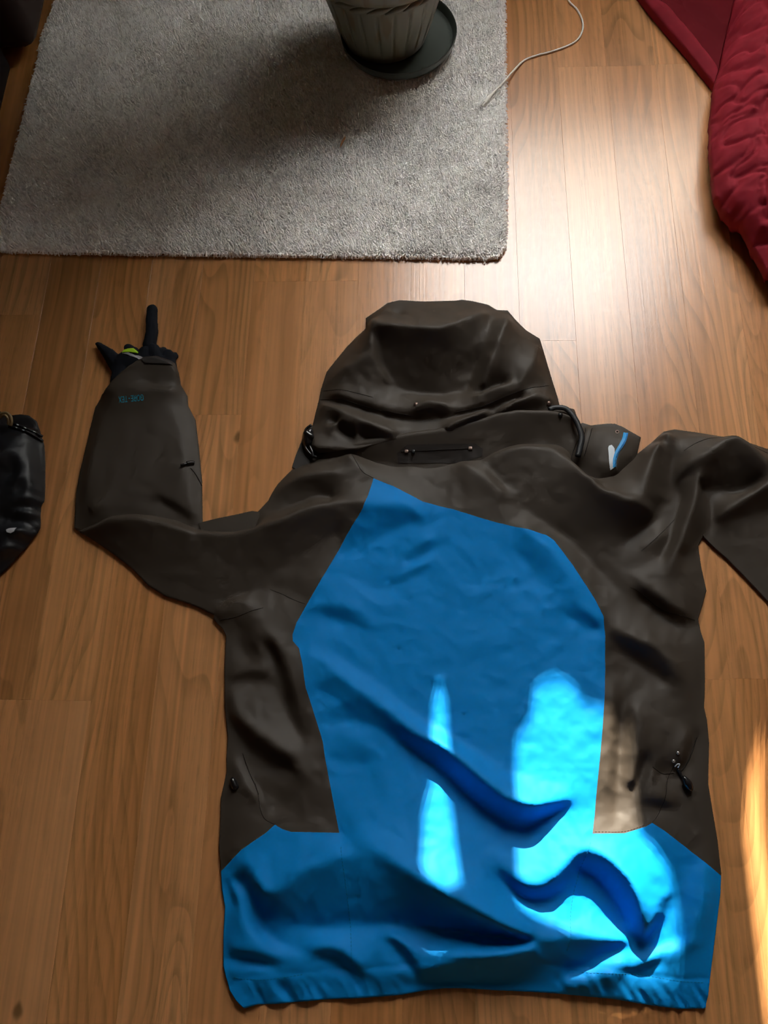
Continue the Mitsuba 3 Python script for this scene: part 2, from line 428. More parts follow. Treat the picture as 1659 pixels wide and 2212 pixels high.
# ------------------------------------------------------------------ rug
R_c = np.array([[-0.846, 1.099], [0.128, 1.069], [0.137, 1.08], [0.1400, 1.10], [0.162, 1.76], [0.175, 2.15], [-0.82, 2.15], [-0.848, 1.62], [-0.858, 1.20]])
R_c = np.vstack([poly([(0, 538), (120, 541), (300, 544), (500, 547), (700, 549), (900, 552), (1050, 555), (1080, 550), (1091, 530), (1093, 400), (1091, 200), (1089, 0)], 0.010),
                 [[0.165, 2.08], [-0.82, 2.08], [-0.82, 1.9]], poly([(89, 80), (83, 124), (60, 215), (38, 305), (15, 395), (0, 455)], 0.010), [[-0.868, 1.13]]])
rp = shapely.Polygon(R_c).buffer(0)
add('rug__backing', trimesh.creation.extrude_polygon(rp.buffer(0.001), 0.003), 'rug_backing', label='tan woven backing')
st = 0.0022
ring = dense(np.array(rp.buffer(0.002).exterior.coords), st)[:-1]
x0, y0, x1, y1 = rp.bounds
gx, gy = np.meshgrid(np.arange(x0, x1, st), np.arange(y0, min(y1, 2.1), st), indexing='ij')
g = np.stack([gx.ravel(), gy.ravel()], 1) + rng.uniform(-.25, .25, (gx.size, 2)) * st
shapely.prepare(rp)
g = g[shapely.contains_xy(rp, g[:, 0], g[:, 1])]
dd = shapely.distance(rp.exterior, shapely.points(g))
p3 = np.column_stack([g, g[:, 0] * 0])
zz = 0.006 + 0.0015 * (meshkit.noise(p3 * 190, 3) - 0.5)
zz = zz * np.sqrt(np.clip(dd / 0.012, 0.12, 1))
v = np.vstack([np.column_stack([ring, np.full(len(ring), 0.0005)]), np.column_stack([g, zz])])
t = Delaunay(v[:, :2]).simplices
cc = v[t].mean(1)
t = t[shapely.contains_xy(rp.buffer(0.002), cc[:, 0], cc[:, 1])]
e1, e2 = v[t[:, 1], :2] - v[t[:, 0], :2], v[t[:, 2], :2] - v[t[:, 0], :2]
cr = e1[:, 0] * e2[:, 1] - e1[:, 1] * e2[:, 0]
t[cr < 0] = t[cr < 0][:, ::-1]
add('rug__pile_base', trimesh.Trimesh(v, t, process=False), 'rug_wool', smooth=True)
# the pile: short leaning tufts of yarn, each a bent five-sided tube that ends in a blunt tip
sp_t = 0.0034
tx_, ty_ = np.meshgrid(np.arange(x0, x1, sp_t), np.arange(y0, min(y1, 1.85), sp_t), indexing='ij')
tq = np.stack([tx_.ravel(), ty_.ravel()], 1) + rng.uniform(-.45, .45, (tx_.size, 2)) * sp_t
tq = tq[shapely.contains_xy(rp.buffer(-0.0012), tq[:, 0], tq[:, 1])]
dq = shapely.distance(rp.exterior, shapely.points(tq))
cen_, e_ = tq, 0.004
gxp = (shapely.distance(rp.exterior, shapely.points(tq + [e_, 0])) - dq) / e_
gyp = (shapely.distance(rp.exterior, shapely.points(tq + [0, e_])) - dq) / e_
nt = len(tq)
tp3 = np.column_stack([tq, tq[:, 0] * 0])
lean = np.column_stack([meshkit.noise(tp3 * 30, 2) - .5, meshkit.noise(tp3 * 30, 6) - .5]) * 0.0035 + rng.normal(0, .0009, (nt, 2))
edge_f = np.clip(1 - dq / 0.010, 0, 1)[:, None]
lean = lean - np.column_stack([gxp, gyp]) * edge_f * 0.0045
ht = (0.0115 + 0.004 * meshkit.fbm(tp3 * 25, 3, 8) + rng.uniform(-.0012, .0012, nt)) * (1 - 0.55 * edge_f[:, 0] ** 2)
rad = rng.uniform(0.0016, 0.0024, nt)
ang = np.arange(5) * 2 * np.pi / 5
ringv = np.stack([np.cos(ang), np.sin(ang)], 1)
lv = []
for u, rr in ((0.25, 0.9), (0.78, 1.0), (0.97, 0.65)):
    c = tq + lean * u ** 1.5
    xy = c[:, None] + rad[:, None, None] * rr * ringv[None]
    lv.append(np.concatenate([xy, np.broadcast_to((ht * u)[:, None, None], (nt, 5, 1))], -1))
tipv = np.column_stack([tq + lean, ht])[:, None]
tv_ = np.concatenate(lv + [tipv], 1)                       # nt x 16 x 3
tf_ = []
for r in (0, 5):
    for i in range(5):
        j = (i + 1) % 5
        tf_ += [[r + i, r + j, r + 5 + j], [r + i, r + 5 + j, r + 5 + i]]
tf_ += [[10 + i, 10 + (i + 1) % 5, 15] for i in range(5)]
tf_ = np.array(tf_)
add('rug__pile', trimesh.Trimesh(tv_.reshape(-1, 3), (tf_[None] + 16 * np.arange(nt)[:, None, None]).reshape(-1, 3), process=False), 'rug_wool', smooth=True, kind='stuff')
# yarn ends that stick out along the rug's edges
fib = []
edge_line = dense(np.array(rp.exterior.coords), 0.0028)
sel = edge_line[(edge_line[:, 1] < 1.9)]
for q in sel:
    for _ in range(2):
        near = np.array(shapely.get_coordinates(rp.centroid)[0])
        d = q - near
        # outward of the nearest side
        if abs(q[1] - 1.085) < 0.03:
            o = np.array([rng.normal(0, .5), -1])
        else:
            o = np.array([1.0 if q[0] > -0.3 else -1.0, rng.normal(0, .5)])
        o /= np.linalg.norm(o)
        ln = rng.uniform(0.002, 0.0065)
        b = np.array([*(q - o * 0.005 + rng.normal(0, .001, 2)), rng.uniform(0.002, 0.009)])
        mid = b + np.array([*(o * (0.005 + ln * 0.5)), rng.uniform(0.000, 0.003)])
        end = b + np.array([*(o * (0.005 + ln)), rng.uniform(-0.003, 0.001)])
        end[2] = max(end[2], 0.001)
        fib.append(tube([b, mid, end], [0.0014, 0.0013, 0.0007], 4))
add('rug__yarn_ends', trimesh.util.concatenate(fib), 'rug_wool', kind='stuff')
loops = []
for y in np.arange(1.12, 1.75, 0.021):
    xb = float(np.interp(y, [1.09, 1.76], [0.141, 0.163]))
    y2 = y + rng.normal(0, .005)
    loops.append(tube([[xb - 0.004, y2, 0.003], [xb + 0.003, y2 + rng.normal(0, .001), 0.005], [xb + 0.004, y2 + 0.004, 0.003], [xb - 0.002, y2 + 0.006, 0.002]], 0.0009, 4))
for x in np.arange(-0.8, 0.13, 0.027):
    yb = float(np.interp(x, [-0.85, 0.13], [1.099, 1.071]))
    x2 = x + rng.normal(0, .008)
    loops.append(tube([[x2, yb + .004, 0.002], [x2 + 0.002, yb - 0.003, 0.002], [x2 + 0.007, yb - 0.003, 0.0015]], 0.0009, 4))
add('rug__backing_threads', trimesh.util.concatenate(loops), 'rug_backing', kind='stuff', label='short brown backing threads')
strand = [smooth_line(np.column_stack([poly(s, 0.002), np.full(len(s), 0.002)])) for s in ([(556, 545), (562, 552), (566, 558)], [(1046, 553), (1048, 562), (1047, 570)], [(742, 550), (735, 556)])]
for s in strand:
    add('rug__loose_yarn', tube(s, 0.0012, 5), 'rug_wool', smooth=True)
tag('rug', 'grey shaggy wool rug with worn cut edges, upper left on the floor', 'rug')
RUG_Z = 0.013

# dried leaf on the rug
lf = np.column_stack([poly([(746, 297), (743, 306), (739, 314), (735, 324)], RUG_Z), np.array([.017, .0185, .0185, .017])])
lw = np.array([0.0005, 0.0045, 0.0035, 0.0003])
dirv = np.array([0.85, 0.5, 0.0])
lv = np.vstack([lf - dirv * lw[:, None], lf + [0, 0, .0012], lf + dirv * lw[:, None] + [0, 0, .001]])
lfaces = []
for r in (0, 4):
    for i in range(3):
        lfaces += [[r + i, r + i + 1, r + 5 + i], [r + i, r + 5 + i, r + 4 + i]]
leaf = trimesh.Trimesh(lv, lfaces, process=False)
lb = leaf.copy(); lb.vertices[:, 2] -= 0.0004; lb.invert()
add('dried_leaf', trimesh.util.concatenate([leaf, lb]), 'leaf_dry', smooth=True, label='tiny curled dry brown leaf lying on the grey rug below the pot', category='leaf')

# ------------------------------------------------------------------ pot and saucer
def lathe(profile, n=96, mod=None):
    pr = np.array(profile, float)
    ang = np.arange(n) * 2 * np.pi / n
    r = pr[:, 0][:, None] + 0 * ang[None] + (0 if mod is None else mod(pr[:, 1][:, None], ang[None]))
    v = np.stack([r * np.cos(ang), r * np.sin(ang), np.broadcast_to(pr[:, 1][:, None], r.shape)], -1).reshape(-1, 3)
    i, j = np.meshgrid(np.arange(len(pr) - 1), np.arange(n), indexing='ij')
    a, b, c, d = i * n + j, i * n + (j + 1) % n, (i + 1) * n + (j + 1) % n, (i + 1) * n + j
    q = np.stack([a, b, c, d], -1).reshape(-1, 4)
    return trimesh.Trimesh(v, np.vstack([q[:, [0, 1, 2]], q[:, [0, 2, 3]]]), process=False)


sc_ = P(862, 92, 0.017)
sa = lathe([(0, 0), (.105, 0), (.113, .004), (.119, .014), (.1215, .026), (.1205, .028), (.118, .026), (.113, .012), (.104, .007), (0, .007)])
sa.apply_translation(sc_ + [0, 0, 0.002])
add('saucer', sa, 'saucer_glaze', smooth=35, label='dark green round glazed saucer under the ribbed pot on the rug', category='saucer')
pc = P(833, 78, 0.0275)
PH = 0.225
flutes = 23


def flute(z, a):
    u = np.clip((z - 0.012) / 0.03, 0, 1) * np.clip((0.152 - z) / 0.012, 0, 1)
    s = np.abs(np.sin(a * flutes / 2))
    return -0.0042 * u * np.exp(-(s / 0.20) ** 2)


pot_r = lambda z: 0.083 + 0.062 * (z / 0.225) ** 0.85
prof = [(0, 0), (.074, 0), (.080, .003)] + [(pot_r(z), z) for z in np.linspace(.008, .15, 30)] + [(pot_r(.15) + .001, .152), (pot_r(.156), .156), (pot_r(.178), .178), (pot_r(.19) + .012, .186), (pot_r(.2) + .016, .2), (pot_r(.2) + .016, PH), (pot_r(.2) + .004, PH + .002), (pot_r(.2) - .002, PH - .03), (.11, PH - 0.035), (0, PH - .036)]
pm = lathe(prof, 23 * 14, flute)
pm.apply_translation(pc)
add('plant_pot__body', pm, 'pot_glaze', smooth=40)
# the rope moulding round the pot: separate twists
for k in range(24):
    a0 = k * 2 * math.pi / 24
    r0 = pot_r(.166) + .002
    pts = []
    for u in np.linspace(0, 1, 9):
        a = a0 + (u - 0.5) * 2 * math.pi / 24 * 1.5
        pts.append([r0 * math.cos(a), r0 * math.sin(a), .167 + (u - .5) * .016])
    tw = tube(pts, 0.0065 * np.sin(np.linspace(0.25, math.pi - 0.25, 9)), 8)
    tw.apply_translation(pc)
    add('plant_pot__rope_twist', tw, 'pot_glaze', smooth=True)
so = lathe([(.1135, PH - .034), (.07, PH - .03), (.0, PH - .031)], 48)
so.apply_translation(pc)
add('plant_pot__soil', so, 'soil', smooth=True)
tag('plant_pot', 'ribbed greenish glazed ceramic pot with a rope moulding, standing on the rug', 'pot')

# the plant that grows in the pot, above the picture's upper edge
scene['leaf_green'] = {'type': 'principledthin', 'base_color': {'type': 'rgb', 'value': [0.05, 0.13, 0.03]}, 'roughness': 0.45, 'diff_trans': 0.5}
scene['stem_brown'] = principled((0.12, 0.09, 0.05), 0.8, 0.2)
prg = np.random.default_rng(31)


def leaf_blade(base, d, length, width):
    d = d / np.linalg.norm(d)
    side = np.cross(d, [0, 0, 1.0])
    side /= np.linalg.norm(side)
    up = np.cross(side, d)
    us = np.linspace(0, 1, 9)
    v = []
    for u in us:
        w = width * math.sin(math.pi * min(1, u ** 0.8 + 0.02)) ** 0.8 + 0.001
        c = base + d * length * u - np.array([0, 0, 0.35]) * length * u * u
        v += [c - side * w + up * w * .25, c, c + side * w + up * w * .25]
    f = []
    for i in range(8):
        a = 3 * i
        f += [[a, a + 1, a + 4], [a, a + 4, a + 3], [a + 1, a + 2, a + 5], [a + 1, a + 5, a + 4]]
    return trimesh.Trimesh(np.array(v), f, process=False)


tips = [(-.62, 1.50, 1.25), (-.42, 1.36, 1.05), (-.30, 1.62, 1.45), (-.12, 1.66, 1.55), (-.52, 1.72, .95), (-.26, 1.40, .80), (-.10, 1.42, 1.25), (-.74, 1.74, .85), (-.66, 1.62, .70), (-.45, 1.84, .62)]
for tp in tips:
    tp = np.array(tp)
    b0 = pc + np.array([prg.uniform(-.03, .03), prg.uniform(-.03, .03), PH - .028])
    mid = (b0 * .45 + tp * .55) + np.array([0.05, 0.05, 0.12])
    line = smooth_line(np.array([b0, b0 * .7 + mid * .3 + [0, 0, .08], mid, tp]), 8)
    add('houseplant__stem', tube(line, np.linspace(.008, .003, len(line)), 6), 'stem_brown', smooth=True)
    for u in np.linspace(.35, 1, 8):
        q = np.array([np.interp(u, np.linspace(0, 1, len(line)), line[:, i]) for i in range(3)])
        a = prg.uniform(0, 2 * math.pi)
        L = prg.uniform(.14, .22)
        dv = np.array([math.cos(a), math.sin(a), prg.uniform(.0, .5)])
        end = q + dv / np.linalg.norm(dv) * L
        ok = all(p[2] - .1 * (p is end) > 1.4 * (1 - p[1] / 1.70) + .06 for p in (q, end)) and max(end[0], q[0]) < -0.03 and max(end[1], q[1]) < 2.0
        if ok:
            add('houseplant__leaf', leaf_blade(q, dv, L, prg.uniform(.035, .055)), 'leaf_green', smooth=True)
tag('houseplant', 'leafy green houseplant growing in the ribbed pot', 'plant')

# ------------------------------------------------------------------ charging cable
cb = [(1222, -40), (1228, 0), (1246, 20), (1258, 45), (1257, 70), (1240, 92), (1200, 109), (1160, 120), (1132, 131), (1110, 152), (1090, 175), (1072, 194), (1058, 208)]
cz = np.interp([c[0] for c in cb], [1058, 1085, 1100, 1125, 1300], [.0175, .0175, .0125, .0022, .0022])
cw = np.array([P(*c, z=z) for c, z in zip(cb, cz)])
add('charging_cable__cord', tube(smooth_line(cw, 8), 0.0021, 8), 'white_plastic', smooth=True)
c0, c1, c2 = P(1058, 208, .0178), P(1047, 222, .0178), P(1041, 229, .0172)
add('charging_cable__plug', tube(np.array([c0 + (c0 - c1) * .4, c0, c0 + (c1 - c0) * .5, c1]), [0.0022, 0.0036, 0.0038, 0.0036], 10), 'white_plastic', smooth=40)
add('charging_cable__plug_tip', tube(np.array([c1, c2]), [0.0028, 0.0026], 8), 'steel', label='dark metal plug tip')
tag('charging_cable', 'thin white charging cable curving from the wood floor onto the rug', 'cable')

# ------------------------------------------------------------------ sofa and dark box at the upper left
sofa = rounded_box(-1.9, -0.842, 1.60, 2.14, 0.021, 0.42, 0.03)
add('sofa__base', sofa, 'leather', smooth=40)
for fx in (-1.80, -0.93):
    add('sofa__foot', rounded_box(fx - .03, fx + .03, 1.64, 1.70, 0.0, 0.045, 0.008), 'black_paint', smooth=40)
cush = rounded_box(-1.88, -0.86, 1.63, 2.12, 0.405, 0.56, 0.05)
add('sofa__cushion', cush, 'leather', smooth=40)
tag('sofa', 'dark brown leather sofa at the upper left corner, beside the rug', 'sofa')
add('cabinet', rounded_box(-1.5, -0.905, 1.30, 1.585, 0.0, 0.45, 0.012), 'black_paint', smooth=40, label='black low cabinet at the left edge, in front of the brown sofa', category='cabinet')

# ------------------------------------------------------------------ red quilt
def quilt_noise(gx, gy):
    p = np.stack([gx, gy, gx * 0], -1)
    w = p + 0.030 * (np.stack([meshkit.noise(p * 26, 4), meshkit.noise(p * 26, 5), gx * 0], -1) - 0.5)
    a = np.abs(2 * meshkit.noise(w * np.array([30, 38, 1]), 11) - 1)
    b = np.abs(2 * meshkit.noise(w * np.array([26, 22, 1]), 12) - 1)
    d = np.minimum(a, b)
    seam = np.exp(-(d / 0.10) ** 2)
    puff = np.clip(d / 0.45, 0, 1) ** 0.6
    pk = 1 - np.abs(2 * meshkit.fbm(p * np.array([60, 90, 1]), 2, 6) - 1)
    return -6.0 * seam + 6.5 * puff + 4.0 * (pk - 0.7) + 14 * (meshkit.fbm(p * np.array([14, 22, 1]), 2, 9) - 0.5)


q_out = np.vstack([poly([(1612, -60), (1588, 0), (1575, 60), (1560, 130), (1543, 190), (1537, 260), (1534, 330), (1540, 380), (1545, 425), (1570, 462), (1600, 488), (1625, 530), (1659, 590)], 0.05), [[0.80, 0.95], [1.25, 1.0], [1.3, 1.9], [0.80, 1.9]]])


def q_edge(p, e):
    return 45 + 150 * np.clip((p[0] - 0.62) / 0.3, 0, 1)


QL = [[(1600, 20, 90), (1590, 100, 80), (1570, 200, 76), (1560, 300, 72), (1565, 400, 70), (1600, 450, 72), (1640, 500, 76)],
      [(1650, 20, 130), (1640, 120, 122), (1620, 220, 112), (1615, 320, 108), (1630, 420, 105), (1659, 470, 104)]]
quilt = Cloth(q_out, QL, 160, 45, step=0.003, z_line=0.07, blur=0.5, reach=0.2, extra=quilt_noise, edge_heights=q_edge, crumple=1.5, seed=5)
add('quilt__top', quilt.mesh(drop=0.04, tuck=0.012), 'red_cotton', smooth=50)
f_out = np.vstack([poly([(1384, -10), (1405, 18), (1440, 60), (1480, 105), (1520, 155), (1546, 186), (1600, 190), (1640, 60), (1640, -60)], 0.018), [[0.55, 1.9]], [[0.44, 1.83]]])
FL = [[(1430, 20, 30), (1500, 90, 28), (1545, 150, 24)], [(1470, 10, 22), (1540, 80, 22)], [(1500, 0, 34), (1570, 70, 34)]]
flap = Cloth(f_out, FL, 24, 17, step=0.004, z_line=0.02, blur=1.2, seed=8, crumple=1.2)
add('quilt__lining', flap.mesh(drop=0.012), 'red_lining', smooth=50, label='smooth dark red lining, turned over')
bind = dense(poly([(1376, -14), (1384, -8), (1405, 20), (1440, 62), (1480, 107), (1520, 157), (1545, 187)], 0.018), 0.005)
bpt = dense(poly([(1400, -20), (1412, -5), (1432, 14), (1466, 52), (1505, 96), (1543, 142), (1560, 170)], 0.018), 0.005)
nb = min(len(bind), len(bpt))
ra = np.linspace(0, 1, 60)
pick = lambda L: np.column_stack([np.interp(ra, np.linspace(0, 1, len(L)), L[:, i]) for i in (0, 1)])
ba, bb = pick(bind), pick(bpt)
rows = []
for u, dz in ((0.0, -0.014), (0.0, 0.002), (0.12, 0.006), (0.5, 0.0075), (0.88, 0.005), (1.0, 0.0)):
    xy = ba * (1 - u) + bb * u
    rows.append(np.column_stack([xy, np.maximum(flap.z(xy[:, 0], xy[:, 1]) + dz, 0.001)]))
bv = np.vstack(rows)
k = np.arange(59)
bf = []
for r in range(5):
    a, b = r * 60 + k, (r + 1) * 60 + k
    bf += [np.stack([a, b, b + 1], 1), np.stack([a, b + 1, a + 1], 1)]
add('quilt__binding', trimesh.Trimesh(bv, np.vstack(bf), process=False), 'red_cotton', smooth=50, label='flat red binding strip along the edge')
tag('quilt', 'red stitched quilt hanging down to the floor at the upper right', 'quilt')
# ------------------------------------------------------------------ the jacket, lying on its front with its back up
ZO, ZL = 0.006, 0.022
hem_edge = [(527, 2177), (557, 2168), (596, 2167), (650, 2162), (707, 2157), (765, 2155), (812, 2152), (870, 2147), (916, 2138), (960, 2133), (1000, 2133), (1065, 2137), (1130, 2140), (1199, 2144), (1253, 2149), (1326, 2156), (1398, 2169), (1470, 2178), (1524, 2177)]
right_edge = [(1530, 2140), (1535, 2095), (1546, 2004), (1555, 1932), (1557, 1886), (1549, 1815), (1538, 1749), (1529, 1694), (1531, 1603), (1526, 1554), (1520, 1528), (1522, 1473), (1521, 1388), (1513, 1365), (1507, 1336), (1515, 1311), (1525, 1275), (1514, 1225), (1507, 1179), (1518, 1157)]
sleeve_edge = [(1543, 1182), (1571, 1206), (1615, 1251), (1659, 1298), (1730, 1370), (1900, 1400), (1900, 1040), (1720, 990), (1659, 971), (1610, 955), (1560, 945), (1504, 935), (1457, 928), (1435, 933), (1405, 960), (1377, 982), (1340, 1006), (1305, 1027), (1285, 1034), (1266, 1038)]
top_edge = [(1255, 1021), (1233, 999), (1240, 975), (1247, 959), (1200, 956), (1153, 957), (1112, 959), (1071, 970), (1042, 982), (1000, 992), (950, 999), (907, 1001), (849, 1002), (817, 994), (780, 981), (755, 979), (702, 982), (680, 992), (640, 1007), (622, 1024), (600, 1047), (588, 1066), (580, 1082), (556, 1107)]
left_edge = [(553, 1146), (525, 1149), (500, 1152), (460, 1153), (415, 1140), (380, 1124), (330, 1112), (280, 1109), (245, 1112), (210, 1128), (180, 1143), (161, 1138), (174, 1149), (208, 1169), (252, 1200), (285, 1226), (320, 1263), (357, 1286), (412, 1304), (430, 1311), (464, 1328), (462, 1337), (483, 1359), (489, 1374), (486, 1444), (487, 1528), (493, 1593), (490, 1640), (491, 1666), (478, 1724), (477, 1766), (474, 1830), (478, 1877), (480, 1921), (487, 1960), (484, 2015), (483, 2087), (496, 2137), (510, 2159)]
body_px = hem_edge + right_edge + sleeve_edge + top_edge + left_edge


def outline(px, z=ZO):
    return poly(px, z)


